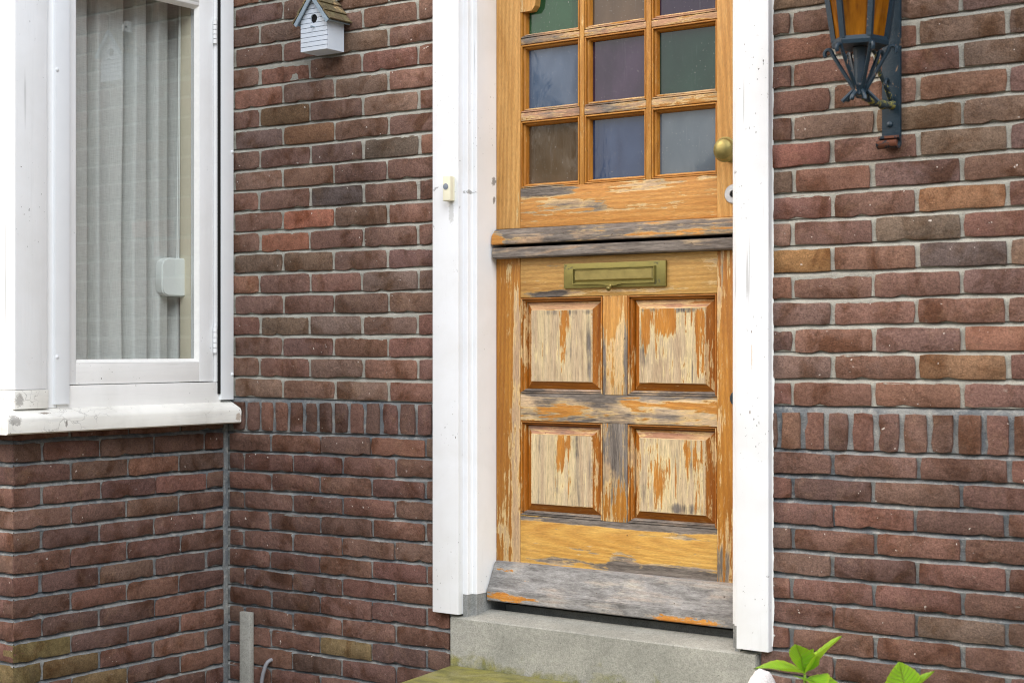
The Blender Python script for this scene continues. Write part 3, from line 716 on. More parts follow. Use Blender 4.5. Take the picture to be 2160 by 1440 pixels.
WD['lstile_r'] = m_wood('lower lock stile', 'Z', 11., .53, **OR, bare=(208, 172, 132), G=.58, blobs=bb((.64, 1.0, .03, .5, .1)), gblobs=bb((.61, .55, .05, .08, .25)))
WD['mull_t'] = m_wood('upper mullion', 'Z', 12., .60, vlo=(184, 116, 52), vhi=(214, 154, 88), bare=(220, 192, 146), bare2=(202, 168, 128), G=.54, blobs=bb((.265, 1.25, .04, .09, .2)), gblobs=bb((.31, 1.1, .013, .2, .26), (.235, 1.1, .010, .2, .16)))
WD['mull_b'] = m_wood('lower mullion', 'Z', 13., .60, **OR, bare=(196, 176, 140), G=.48, blobs=bb((.275, .72, .05, .08, .16)), gblobs=bb((.275, .90, .06, .10, .32), (.312, .8, .013, .2, .24)))
WD['mrail'] = m_wood('middle rail', 'X', 14., .57, vlo=(186, 116, 46), vhi=(214, 150, 78), bare=(216, 192, 158), bare2=(198, 172, 142), G=.55, blobs=bb((.1, .975, .2, .020, .12), (.45, .985, .2, .02, .06)), gblobs=bb((.3, 1.018, .5, .014, .34), (.1, .945, .12, .012, .26)), cath=(-.25, -.02+.98, 500.))
WD['brail'] = m_wood('bottom rail', 'X', 15., .39, vlo=(196, 138, 66), vhi=(222, 172, 100), bare=(186, 170, 148), G=.46, blobs=bb((.3, .655, .6, .014, -.36), (.44, .525, .3, .032, -.36), (.30, .548, .06, .04, -.22), (.05, .535, .2, .016, -.2)), gblobs=bb((.3, .65, .7, .018, .24), (.44, .525, .3, .03, .2)), cath=(.36, .62, 480.), scr=.3)
WD['wb3'] = m_wood('weather board', 'X', 16., .76, vlo=(192, 116, 48), vhi=(212, 144, 70), bare=(178, 174, 166), bare2=(162, 157, 150), cream=(190, 182, 166), G=.42, grey=(154, 152, 149), dark=(106, 103, 100), stretch=.22, blobs=bb((-.08, .423, .15, .024, .30), (.56, .418, .24, .016, .32), (-.10, .497, .06, .012, .24)))
WD['bevel_v'] = m_wood('panel bevel', 'Z', 17., .455, vlo=(154, 84, 20), vhi=(190, 116, 40), bare=(214, 176, 126), G=.72, sc=1.4, scr=.8)
WD['bevel_b'] = m_wood('panel bevel foot', 'X', 18., .30, vlo=(140, 76, 16), vhi=(176, 104, 32), G=.8, sc=1.4)
WD['bevel_t'] = m_wood('panel bevel head', 'X', 19., .62, vlo=(176, 110, 56), vhi=(190, 128, 74), bare=(184, 138, 108), bare2=(164, 120, 94), G=.66)
FP = dict(vlo=(176, 104, 36), vhi=(200, 132, 58), bare=(207, 187, 153), bare2=(185, 162, 132), cream=(224, 205, 156), stretch=.06, sc=1.5)
WD['f1'] = m_wood('field one', 'Z', 20.3, .66, **FP, G=.68, blobs=bb((.092, 1.18, .032, .12, .20)), gblobs=bb((.19, 1.1, .02, .2, .20), (.1, 1.252, .12, .014, .18)), cath=(-.184, -.01+1.0, 300.))
WD['f2'] = m_wood('field two', 'Z', 21.7, .64, **FP, G=.62, blobs=bb((.40, 1.21, .07, .11, .13), (.545, 1.18, .02, .14, .15), (.47, 1.23, .10, .06, .10)), gblobs=bb((.46, 1.256, .12, .014, .32), (.52, 1.08, .004, .05, .2)), cath=(.15, .4, 300.))
WD['f3'] = m_wood('field three', 'Z', 22.9, .655, **FP, G=.63, blobs=bb((.10, .86, .06, .08, .10), (.12, .76, .03, .05, .09)), gblobs=bb((.19, .8, .02, .1, .16)), cath=(-.15, .5, 320.))
WD['f4'] = m_wood('field four', 'Z', 24.1, .63, **FP, G=.63, blobs=bb((.43, .82, .06, .13, .11), (.52, .85, .04, .08, .10)), gblobs=bb((.50, .71, .08, .02, .2)), cath=(.145, .55, 300.))
WD['arris'] = m_wood('worn arris', 'X', 33., .62, bare=(224, 204, 168), bare2=(206, 180, 142), G=.68, sc=2.)
WD['mould_t'] = m_wood('moulding head', 'X', 25., .34, vlo=(136, 78, 26), vhi=(180, 114, 48), G=.72, sc=1.5)
WD['mould_b'] = m_wood('moulding foot', 'X', 26., .68, bare=(190, 164, 138), G=.46, sc=1.3)

def leafpart(name, x0, x1, z0, z1, mat, par, y0=DY, y1=DY+.042, bev=.0015): return box(name, x0, x1, y0, y1, z0, z1, mat, par, bev)
# ---- upper leaf
UZ0, UZ1 = 1.4995, 2.455; OB = 1.6145                                        # opening bottom
up = leafpart('upper_leaf', DX0, SLX, UZ0, UZ1, WD['ustile'], door)           # hinge stile carries the leaf's pieces
leafpart('stile', SRX, DX1, UZ0, UZ1, WD['ustile_r'], up)
leafpart('rail', SLX+.0006, SRX-.0006, UZ0, OB, WD['urail'], up, DY+.0008)
leafpart('rail', SLX+.0006, SRX-.0006, 2.345, UZ1, WD['ustile_r'], up, DY+.0008)
for s in (1, -1):                                                            # shoulders of the arched opening
    bm = bmesh.new(); xa = SLX+.0006 if s > 0 else SRX-.0006
    prism(bm, [(xa, 2.3445), (xa, 2.131), (xa+s*.040, 2.131), (xa+s*.052, 2.145), (xa+s*.060, 2.20), (xa+s*.09, 2.27), (xa+s*.15, 2.32), (xa+s*.24, 2.3445)], 'Y', DY+.001, DY+.04)
    bm_obj('shoulder', bm, WD['ustile_r'], up, 30)
MV = [(.1528, .1682), (.3742, .3905)]; MH = [(2.0352, 2.0535), (1.8120, 1.8355)]
for a, b in MV: leafpart('glazing_bar', a, b, OB-.004, 2.344, WD['munt_v'], up, DY+.0015, DY+.036, .003)
xs = [SLX, MV[0][0], MV[0][1], MV[1][0], MV[1][1], SRX]
for a, b in MH:
    for i in (0, 2, 4): leafpart('glazing_bar', xs[i]+.0005, xs[i+1]-.0005, a, b, WD['munt_h'], up, DY+.0022, DY+.036, .003)
cols = [(SLX, MV[0][0]), (MV[0][1], MV[1][0]), (MV[1][1], SRX)]
rows = [(2.0535, 2.343), (1.8355, 2.0352), (OB, 1.8120)]
TG = {'green': m_tinted('green glass', (24, 62, 36), (36, 78, 50)), 'brown': m_tinted('brown glass', (84, 68, 52), (98, 80, 62)),
      'purple': m_tinted('violet glass', (44, 34, 54), (60, 46, 68)), 'blue': m_tinted('blue glass', (58, 74, 96), (84, 100, 122)),
      'teal': m_tinted('bottle green glass', (22, 48, 42), (34, 62, 54)), 'tan': m_tinted('smoke glass', (84, 70, 54), (98, 82, 64)),
      'deep': m_tinted('cobalt glass', (40, 56, 86), (58, 76, 106)), 'grey': m_tinted('grey glass', (86, 98, 108), (104, 116, 126))}
order = [['green', 'brown', 'purple'], ['blue', 'purple', 'teal'], ['tan', 'deep', 'grey']]
def ring(name, x0, x1, z0, z1, prof, mats, par):
    """mitred frame: prof = (inset, y) from the outer edge inwards; materials for head, foot, sides"""
    bm = bmesh.new(); L = []
    for ins, y in prof: L.append([bm.verts.new(p) for p in ((x0+ins, y, z0+ins), (x1-ins, y, z0+ins), (x1-ins, y, z1-ins), (x0+ins, y, z1-ins))])
    for A, Bq in zip(L, L[1:]):
        for i in range(4):
            f = bm.faces.new((A[i], A[(i+1) % 4], Bq[(i+1) % 4], Bq[i])); f.material_index = (1, 2, 0, 2)[i]
    return bm_obj(name, bm, mats, par, 20)
for r, (z0, z1) in enumerate(rows):
    for c, (x0, x1) in enumerate(cols):
        e = .0008
        gp = [(-.001, DY+.011), (.0018, DY+.011), (.0020, DY+.0028), (.0055, DY+.0024), (.0062, DY+.0110), (.0076, DY+.0115), (.0082, DY+.0085), (.0118, DY+.0125), (.0142, DY+.0200), (.0146, DY+.0290), (.0170, DY+.0300)]
        ring('rebate', x0, x1, z0, z1, gp, [WD['rebate_h'], WD['munt_h'] if r < 2 else WD['urail'], WD['rebate']], up)
        bm = bmesh.new(); ins = .0150; tl = rnd.uniform(-.0012, .0012)
        vs = [bm.verts.new(p) for p in ((x0+ins, DY+.0262+tl, z0+ins), (x1-ins, DY+.0262-tl, z0+ins), (x1-ins, DY+.0262, z1-ins), (x0+ins, DY+.0262+tl, z1-ins))]
        g = bm.faces.new(vs); ex = bmesh.ops.extrude_face_region(bm, geom=[g]); bmesh.ops.translate(bm, verts=[v for v in ex['geom'] if isinstance(v, bmesh.types.BMVert)], vec=(0, .004, 0))
        po = bm_obj('pane', bm, TG[order[r][c]], up, None); po['label'] = {'green': 'green', 'brown': 'brown', 'purple': 'violet', 'blue': 'pale blue', 'teal': 'dark green', 'tan': 'tan', 'deep': 'cobalt blue', 'grey': 'grey'}[order[r][c]]+' coloured glass pane'
# drip bars
def drip(name, prof, x0, x1, mat, par):
    bm = bmesh.new(); prism(bm, prof, 'X', x0, x1); bmesh.ops.bevel(bm, geom=bm.edges[:], offset=.0022, segments=2, affect='EDGES'); return bm_obj(name, bm, mat, par, 35)
drip('drip_bar', [(DY-.0005, 1.4990), (DY-.014, 1.4955), (DY-.029, 1.479), (DY-.031, 1.452), (DY+.02, 1.452), (DY+.02, 1.4990)], -.1385, .688, WD['wb1'], up)
lo = leafpart('lower_leaf', DX0, SLX, .405, 1.4380, WD['lstile'], door)
drip('drip_bar', [(DY-.024, 1.4425), (DY-.028, 1.4395), (DY-.028, 1.4125), (DY-.0, 1.4105), (DY+.03, 1.4105), (DY+.03, 1.4425)], -.1372, .688, WD['wb2'], lo)
# ---- lower leaf
leafpart('stile', SRX, DX1, .405, 1.4098, WD['lstile_r'], lo)
PZ = [(1.0165, 1.2965), (.6605, .9375)]; PX = [(SLX, .2320), (.3138, SRX)]
leafpart('rail', SLX+.0006, SRX-.0006, PZ[0][1], 1.4098, WD['lrail_t'], lo, DY+.0008)
leafpart('rail', SLX+.0006, SRX-.0006, PZ[1][1], PZ[0][0], WD['mrail'], lo, DY+.0008)
leafpart('rail', SLX+.0006, SRX-.0006, .405, PZ[1][0], WD['brail'], lo, DY+.0008)
leafpart('mullion', .2320, .3138, PZ[0][0]+.0005, PZ[0][1]-.0005, WD['mull_t'], lo, DY+.0012)
leafpart('mullion', .2320, .3138, PZ[1][0]+.0005, PZ[1][1]-.0005, WD['mull_b'], lo, DY+.0012)
fm = [['f1', 'f2'], ['f3', 'f4']]
for r, (z0, z1) in enumerate(PZ):
    for c, (x0, x1) in enumerate(PX):
        mp = [(-.0006, DY+.011), (.0017, DY+.011), (.0019, DY+.0005), (.0055, DY+.0002), (.0061, DY+.0090), (.0076, DY+.0095), (.0082, DY+.0058), (.0118, DY+.0100), (.0136, DY+.0165), (.0140, DY+.0235), (.0165, DY+.0235)]
        ring('moulding', x0, x1, z0, z1, mp, [WD['mould_t'], WD['mould_b'], WD['bevel_v']], lo)
        bm = bmesh.new(); L = []
        for ins, y in ((.0150, DY+.0240), (.0160, DY+.0195), (.0372, DY+.0075), (.0376, DY+.0035), (.0390, DY+.0030)):
            L.append([bm.verts.new(p) for p in ((x0+ins, y, z0+ins-.002), (x1-ins, y, z0+ins-.002), (x1-ins, y, z1-ins), (x0+ins, y, z1-ins))])
        for A, Bq in zip(L, L[1:]):
            for i in range(4):
                f = bm.faces.new((A[i], A[(i+1) % 4], Bq[(i+1) % 4], Bq[i])); f.material_index = 4 if A is L[2] or A is L[3] else (1, 2, 0, 2)[i]
        f = bm.faces.new(L[-1]); f.material_index = 3
        bm_obj('panel', bm, [WD['bevel_t'], WD['bevel_b'], WD['bevel_v'], WD[fm[r][c]], WD['arris']], lo, 12)
drip('weather_board', [(DY-.0005, .5225), (DY-.014, .517), (DY-.026, .487), (DY-.038, .462), (DY-.042, .450), (DY-.052, .444), (DY-.053, .4105), (DY-.030, .4065), (DY+.03, .4065), (DY+.03, .5225)], -.1385, .690, WD['wb3'], lo)
# ---- letter plate
lp = box('letter_plate', .1045, .4425, DY-.007, DY+.003, 1.3185, 1.3895, M['brass'], lo, .0022)
ring('flap_rim', .1374, .4099, 1.3286, 1.3760, [(0, DY-.0065), (.0004, DY-.0125), (.003, DY-.0125), (.0042, DY-.0085), (.006, DY-.0085)], [M['brass']]*3, lp)
bm = bmesh.new(); L = []
for ins, y in ((.006, DY-.0065), (.0062, DY-.0095), (.0095, DY-.0128)):
    L.append([bm.verts.new(p) for p in ((.1374+ins, y, 1.3286+ins+.004), (.4099-ins, y, 1.3286+ins+.004), (.4099-ins, y, 1.3760-ins), (.1374+ins, y, 1.3760-ins))])
for A, Bq in zip(L, L[1:]):
    for i in range(4): bm.faces.new((A[i], A[(i+1) % 4], Bq[(i+1) % 4], Bq[i]))
bm.faces.new(L[-1]); bm_obj('flap', bm, M['brass_b'], lp, 15)
bm = bmesh.new()
prism(bm, [(.226, 1.3292), (.245, 1.3262), (.255, 1.3235), (.280, 1.3235), (.290, 1.3262), (.309, 1.3292)], 'Y', DY-.0135, DY-.006); bm_obj('pull_tab', bm, M['brass'], lp, 30)
bm = bmesh.new(); lathe(bm, [(.0042, 0), (.0042, .004), (.0034, .006), (.0062, .010), (.0074, .0145), (.0062, .019), (.0, .0215)], (.2675, DY-.012, 1.3245), (0, -.75, -.65), 20); bm_obj('pull_knob', bm, M['brass_b'], lp, 40)
# ---- knob and locks
bm = bmesh.new(); lathe(bm, [(.0, 0), (.031, 0), (.031, .004), (.026, .0075), (.0135, .012), (.0115, .028), (.0155, .033), (.029, .037), (.0335, .041), (.0335, .0445), (.0305, .0465), (.0295, .0475), (.027, .0555), (.020, .0615), (.010, .0645), (0, .0652)], (.6450, DY, 1.6740), (0, -1, 0), 40)
bm_obj('door_knob', bm, M['brass_b'], up, 30)
bm = bmesh.new(); lathe(bm, [(.026, 0), (.026, .004), (.0235, .0065), (.010, .0068), (.0085, .005), (0, .005)], (.6485, DY, 1.5590), (0, -1, 0), 36); es = bm_obj('lock_plate', bm, M['nickel'], up, 30)
bm = bmesh.new(); lathe(bm, [(.0085, .0051), (.0080, .0062), (0, .0062)], (.6485, DY, 1.5590), (0, -1, 0), 20); bm_obj('cylinder', bm, M['black'], es, 30)
bm = bmesh.new(); lathe(bm, [(.021, 0), (.021, .003), (.019, .005), (.013, .0052), (.0125, .003), (0, .003)], (.6590, DY, 1.0145), (0, -1, 0), 32); es = bm_obj('lock_plate', bm, M['iron'], lo, 30)
bm = bmesh.new(); lathe(bm, [(.0122, .0032), (.011, .0045), (0, .0045)], (.6590, DY, 1.0145), (0, -1, 0), 20); bm_obj('cylinder', bm, M['black'], es, 30)

# ------------------------------------------------------------------ bell
bell = empty('door_bell', (-.202, -.022, 1.574), 'small cream plastic bell push on the left white door casing', 'doorbell')
box('bell_base', -.2165, -.1895, -.030, -.0215, 1.5755, 1.6475, M['bellcream'], bell, .003, 3)
box('bell_cover', -.2150, -.1870, -.048, -.0305, 1.5745, 1.6485, M['bellcream'], bell, .005, 3)
bm = bmesh.new(); lathe(bm, [(.0092, 0), (.0092, .001), (.0082, .0018), (.0074, .0012), (.004, .0022), (0, .0026)], (-.2030, -.0478, 1.6165), (0, -1, 0), 28); bm_obj('push_button', bm, M['bellgrey'], bell, 40)

# ------------------------------------------------------------------ birdhouse
bh = empty('birdhouse', (-.684, -.05, 2.057), 'small pale blue-white wooden birdhouse with shingled roof on the brick wall', 'birdhouse')
X0, X1, YF, YB, ZB = -.7393, -.6290, -.090, -.014, 2.0575; XM = (X0+X1)/2; ZE, ZA = 2.1520, 2.222
bm = bmesh.new()
prism(bm, [(X0, ZB), (X1, ZB), (X1, ZE), (XM, ZA), (X0, ZE)], 'Y', YF+.0055, YB); bm_obj('body', bm, M['bh_white'], bh, 20)
hz, hr = 2.1550, .0138                                                      # boards of the front, cut round the hole
zs = [ZB+.0003, 2.0718, 2.0862, 2.1006, 2.1150, 2.1294, 2.1438, 2.1582, 2.1726, 2.1870, 2.2014, 2.2150]
bodies = [o for o in bh.children if o.name.startswith('body')]
def gable(z): return (X0+.0005, X1-.0005) if z <= ZE else (XM-(XM-X0-.0005)*(ZA-z)/(ZA-ZE), XM+(X1-.0005-XM)*(ZA-z)/(ZA-ZE))
for a, b in zip(zs, zs[1:]):
    b2 = b-.0019
    (la, ra), (lb, rb) = gable(a), gable(b2)
    segs = []
    def hole_x(z):
        d = hr*hr-(z-hz)**2; return math.sqrt(d) if d > 0 else 0
    if b2 < hz-hr or a > hz+hr:
        bm = bmesh.new(); prism(bm, [(la, a), (ra, a), (rb, b2), (lb, b2)], 'Y', YF, YF+.0055); bm_obj('front_board', bm, M['bh_white'], bh, 20)
    else:
        n = 8; zz = [a+(b2-a)*i/n for i in range(n+1)]; bm = bmesh.new()
        for i in range(n):
            for s in (-1, 1):
                p = []
                for z in (zz[i], zz[i+1]):
                    l, r_ = gable(z); h = hole_x(z); p.append((XM+s*h, (l if s < 0 else r_), z))
                A = [bm.verts.new((p[0][0], YF, p[0][2])), bm.verts.new((p[0][1], YF, p[0][2])), bm.verts.new((p[1][1], YF, p[1][2])), bm.verts.new((p[1][0], YF, p[1][2]))]
                bm.faces.new(A)
                Bk = [bm.verts.new((v.co.x, YF+.0055, v.co.z)) for v in A]
                for j in range(4): bm.faces.new((A[j], A[(j+1) % 4], Bk[(j+1) % 4], Bk[j]))
        bm_obj('front_board', bm, M['bh_white'], bh, 20)
bm = bmesh.new(); lathe(bm, [(hr-.0002, 0), (0, 0)], (XM, YF+.0050, hz), (0, -1, 0), 28); bm_obj('entrance_hole', bm, M['black'], bh)
bm = bmesh.new(); tube(bm, [(XM+.001, YF+.002, 2.1292), (XM+.001, YF-.014, 2.1287)], .0026, 10); bm_obj('perch', bm, M['bh_grey'], bh, 40)
M['shingle'] = m_wood('cedar shingle', 'Y' if False else 'X', 31., .7, bare=(106, 96, 76), bare2=(84, 76, 60), G=.46, grey=(120, 112, 84), dark=(78, 66, 48))
for s in (1, -1):
    sl_dir = Vector((s*(X1-XM), 0, ZE-ZA)).normalized(); nrm = Vector((s*-sl_dir.z if s > 0 else sl_dir.z*1, 0, abs(sl_dir.x)))
    nrm = Vector((s*abs(sl_dir.z), 0, abs(sl_dir.x)))
    top = Vector((XM, 0, ZA+.004)); Ls = .110
    def roofpiece(name, t0, t1, h0, h1, y0, y1, mat):
        bm = bmesh.new(); P = []
        for t, h in ((t0, h0), (t1, h0), (t1, h1), (t0, h1)):
            p = top+sl_dir*t+nrm*h; P.append((p.x, p.z))
        prism(bm, P, 'Y', y0, y1); bmesh.ops.bevel(bm, geom=bm.edges[:], offset=.0006, segments=1, affect='EDGES')
        return bm_obj(name, bm, mat, bh, 30)
    roofpiece('roof_board', -.002, Ls, 0, .005, -.098, -.004, M['bh_grey'])
    for k in range(3):
        a = k*.036-.002; bm = bmesh.new(); P = []
        for t, h in ((a, .0052), (a+.042, .0092), (a+.0425, .0150), (a, .0095)):
            p = top+sl_dir*t+nrm*h; P.append((p.x, p.z))
        prism(bm, P, 'Y', -.1045+rnd.uniform(-.001, .001), -.003); bmesh.ops.bevel(bm, geom=bm.edges[:], offset=.0007, segments=1, affect='EDGES'); bm_obj('shingle', bm, M['shingle'], bh, 30)
    roofpiece('rake_trim', .0, Ls+.001, -.008, .0048, -.1035, -.0985, M['bh_grey'])
# hanger on the wall behind the ridge
bm = bmesh.new()
n = 10; pts = [(-.690, 2.222), (-.644, 2.222), (-.644, 2.258)]+[(-.667+.023*math.cos(math.pi*i/n), 2.258+.019*math.sin(math.pi*i/n)) for i in range(1, n)]+[(-.690, 2.258)]
prism(bm, pts, 'Y', -.010, -.002); hg = bm_obj('hanger_plate', bm, M['plastic'], bh, 30)
bm = bmesh.new(); lathe(bm, [(.003, 0), (.003, .003), (0, .0035)], (-.667, -.010, 2.256), (0, -1, 0), 12); bm_obj('screw', bm, M['black'], hg)

# ------------------------------------------------------------------ lantern
PCX = 1.1435; lan = empty('wall_lantern', (PCX, 0, 1.62), 'dark blue iron wall lantern with amber panes and a rusty scroll foot', 'lantern')
bm = bmesh.new(); add_box(bm, PCX-.0245, PCX+.0235, -.010, -.001, 1.652, 2.30, .0025); bm_obj('wall_plate', bm, M['iron'], lan)
bm = bmesh.new()                                                            # rolled foot of the plate
sp = []; n = 16
for i in range(n+1):
    a = math.pi*.5-i/n*math.pi*1.6; sp.append((-.026+.0205*math.cos(a)*(1-.25*i/n), 1.6445+.0165*math.sin(a)*(1-.2*i/n)))
inner = [(y+(-.026-y)*.35, z+(1.6445-z)*.35) for y, z in sp]
prism(bm, [(-.002, 1.661), (-.002, 1.655)]+[] + sp + inner[::-1] if False else sp+inner[::-1], 'X', PCX-.0265, PCX+.0255)
bm_obj('scroll_foot', bm, M['rust'], lan, 40)
bm = bmesh.new(); lathe(bm, [(.0075, 0), (.007, .003), (.004, .0055), (0, .006)], (PCX-.004, -.010, 1.690), (0, -1, 0), 16); bm_obj('bolt', bm, M['iron'], lan, 40)
LC = Vector((PCX, -.192, 0)); NH = 6; a0 = R(14)
def hexp(r, z, k): a = a0+2*math.pi*k/NH; return LC+Vector((r*math.cos(a), r*math.sin(a), z))
RB, ZR, RT, ZT = .058, 1.868, .112, 2.235
AM = NT('amber glass'); p_ = AM.obj(); n_ = AM.noise(AM.vmul(p_, (1, 1, .2)), 40, 3, .6)
c_ = AM.mix(AM.mr(n_, .35, .7), lin(120, 68, 6), lin(200, 130, 26))
tr_ = AM.n('BsdfTranslucent'); AM.put(tr_.inputs['Color'], c_); gl_ = AM.bsdf(c_, .12, 0, AM.bump(n_, .4, .003), .5); mx_ = AM.n('MixShader'); mx_.inputs[0].default_value = .45
AM.t.links.new(gl_, mx_.inputs[1]); AM.t.links.new(tr_.outputs[0], mx_.inputs[2]); M['amber'] = AM.done(mx_.outputs[0])
for k in range(NH):
    bm = bmesh.new(); A = [hexp(RB, ZR, k), hexp(RB, ZR, k+1), hexp(RT, ZT, k+1), hexp(RT, ZT, k)]
    bm.faces.new([bm.verts.new(p) for p in A]); bm_obj('amber_pane', bm, M['amber'], lan, None)
    bm = bmesh.new(); d = (hexp(RT, ZT, k)-hexp(RB, ZR, k)); tube(bm, [hexp(RB+.002, ZR-.004, k), hexp(RB+.002, ZR-.004, k)+d], [.0085, .0095], 4); bm_obj('corner_bar', bm, M['iron'], lan, 20)
def hexring(name, r0, r1, z0, z1, mat):
    bm = bmesh.new(); L = []
    for r, z in ((r0, z0), (r1, z0), (r1+.002, (z0+z1)/2), (r1, z1), (r0, z1)): L.append([bm.verts.new(hexp(r, z, k)) for k in range(NH)])
    for i in range(5):
        A, Bq = L[i], L[(i+1) % 5]
        for k in range(NH): bm.faces.new((A[k], A[(k+1) % NH], Bq[(k+1) % NH], Bq[k]))
    return bm_obj(name, bm, mat, lan, 20)
hexring('bottom_ring', .02, RB+.007, ZR-.018, ZR, M['iron']); hexring('top_ring', .09, RT+.012, ZT, ZT+.02, M['iron'])
bm = bmesh.new(); lathe(bm, [(RT+.02, ZT+.02), (.10, ZT+.05), (.05, ZT+.10), (.02, ZT+.13), (.012, ZT+.15), (.018, ZT+.165), (0, ZT+.185)], LC, (0, 0, 1), 24); bm_obj('lantern_roof', bm, M['iron'], lan, 30)
bm = bmesh.new(); tube(bm, [LC+Vector((0, 0, 1.760)), LC+Vector((0, 0, ZR-.02))], [.014, .017], 10); bm_obj('stem', bm, M['iron'], lan, 40)
node = LC+Vector((0, 0, 1.745)); rt_ = Vector((math.cos(YAW), math.sin(YAW), 0))
for k in range(NH):                                                          # struts, with a curl at each end
    a = a0+2*math.pi*k/NH; dr = Vector((math.cos(a), math.sin(a), 0)); pts = []
    top = hexp(RB+.006, ZR-.018, k)
    for i in range(9):                                                       # curl out at the top
        t = math.pi*1.25*(1-i/8); pts.append(top+dr*(.010-.010*math.cos(t)*.9)+Vector((0, 0, -.008+.011*math.sin(t)*.9-.004)))
    pts += [top+dr*.0-Vector((0, 0, .014)), LC+dr*.022+Vector((0, 0, 1.765)), LC+dr*.010+Vector((0, 0, 1.745))]
    if k in (1, 3, 4, 5):
        for i in range(8):
            t = -math.pi*.5+i/7*math.pi*1.35; pts.append(LC+dr*(.030+.014*math.cos(t+math.pi) if False else .026+.013*math.sin(t+math.pi/2+math.pi*.0)*(i/7.)+.0)+Vector((0, 0, 1.738-.012*math.cos(t*.9))))
    bm = bmesh.new(); tube(bm, pts, .0048, 7); bm_obj('strut', bm, M['iron'], lan, 50)
bm = bmesh.new(); lathe(bm, [(0, -.016), (.009, -.014), (.014, -.006), (.012, .004), (.017, .014), (.012, .024), (0, .026)], node, (0, 0, 1), 16); bm_obj('boss', bm, M['iron'], lan, 40)
bm = bmesh.new(); pts = [node+Vector((0, .005, -.002))]
for i in range(1, 10): t = i/9; pts.append(Vector((PCX+.002, node.y+t*(.186), 1.743-.010*math.sin(t*math.pi)-.006*t)))
tube(bm, pts, [.010+.0022*math.sin(i*2.3) for i in range(10)], 9); bm_obj('bracket_arm', bm, M['moss_iron'], lan, 50)
for sx_ in (-1, 1):                                                        # scrolls curling out of the boss
    bm = bmesh.new(); pts = []
    for i in range(15):
        t = -math.pi*.55+i/14*math.pi*1.75; rr_ = .0165*(1-.35*i/14); o_ = node+rt_*(sx_*.026)+Vector((0, 0, -.006)); pts.append(o_+rt_*(sx_*-rr_*math.cos(t+math.pi*.5)*-1)+Vector((0, 0, rr_*math.sin(t))))
    tube(bm, pts, [.0052-.0001*i for i in range(15)], 7); bm_obj('scroll', bm, M['iron'], lan, 50)
for (yy, zz, rr) in ((-.168, 1.735, .013), (-.05, 1.775, .012)):
    bm = bmesh.new(); tube(bm, [Vector((PCX+.006, yy+rr*math.cos(t*.55), zz+.006+rr*math.sin(t*.55))) for t in range(0, 11)], .0045, 7); bm_obj('scroll', bm, M['iron'], lan, 50)
bm = bmesh.new(); tube(bm, [Vector((PCX, -.012, 1.75)), Vector((PCX+.002, -.045, 1.775)), Vector((PCX, -.085, 1.81)), Vector((PCX, -.10, 1.845)), Vector((PCX, -.135, 1.86))], [.007, .006, .0055, .005, .005], 8); bm_obj('brace', bm, M['moss_iron'], lan, 50)

# ------------------------------------------------------------------ conduit and cable by the bay
cv = bmesh.new(); add_box(cv, -1.0770, -1.0300, -.020, -.0015, 0, .2965, .0025); cvo = bm_obj('cable_cover', cv, M['galv'], None)
tag(cvo, 'grey metal cable cover standing against the brick in the corner beside the bay', 'conduit')
bm = bmesh.new(); tube(bm, [(-.954, .02, .151), (-.954, -.004, .1505), (-.956, -.014, .146), (-.960, -.019, .135), (-.968, -.022, .110), (-.974, -.022, .085), (-.980, -.020, .05), (-.984, -.016, .0)], .0062, 12)
cb = bm_obj('grey_cable', bm, M['cable'], None, 60); tag(cb, 'thin grey cable coming out of a hole in the plinth brick', 'cable')

# ------------------------------------------------------------------ hydrangeas and white ornament
def m_leaf(name, c1, c2):
    t = NT(name); p = t.obj(); S = t.sep(p)
    at = t.n('Attribute'); at.attribute_name = 'leaf'; L = t.sep(at.outputs['Vector'])     # x across -1..1, y along 0..1
    ax = t.math('ABSOLUTE', L[0])
    vein = t.math('SINE', t.math('MULTIPLY', t.math('SUBTRACT', L[1], t.math('MULTIPLY', ax, .22)), 58.)); vm = t.mr(vein, .86, 1.)
    mid = t.mr(ax, .0, .06, 1, 0)
    oi_ = t.n('ObjectInfo'); c = t.mix(t.math('ADD', t.math('MULTIPLY', t.noise(p, 18, 3), .5), t.math('MULTIPLY', oi_.outputs['Random'], .6)), lin(*c1), lin(*c2)); c = t.mix(t.mr(t.noise(p, 70, 4, .7), .66, .72, 0, .6), c, lin(120, 100, 40)); c = t.mix(t.math('MULTIPLY', t.math('MAXIMUM', vm, mid), .6), c, lin(206, 222, 110))
    c = t.mix(t.mr(ax, .75, 1., 0, .35), c, lin(206, 210, 70))
    h = t.math('SUBTRACT', 1., t.math('MAXIMUM', vm, mid))
    d = t.bsdf(c, .38, 0, t.bump(h, 1., .004), .45); tl = t.n('BsdfTranslucent'); t.put(tl.inputs['Color'], t.mix(.5, c, lin(190, 220, 40)))
    mx = t.n('MixShader'); mx.inputs[0].default_value = .35; t.t.links.new(d, mx.inputs[1]); t.t.links.new(tl.outputs[0], mx.inputs[2])
    return t.done(mx.outputs[0])
M['leaf'] = m_leaf('hydrangea leaf', (116, 172, 34), (156, 204, 56)); M['stemg'] = m_plain('green stem', (150, 176, 70), .5)
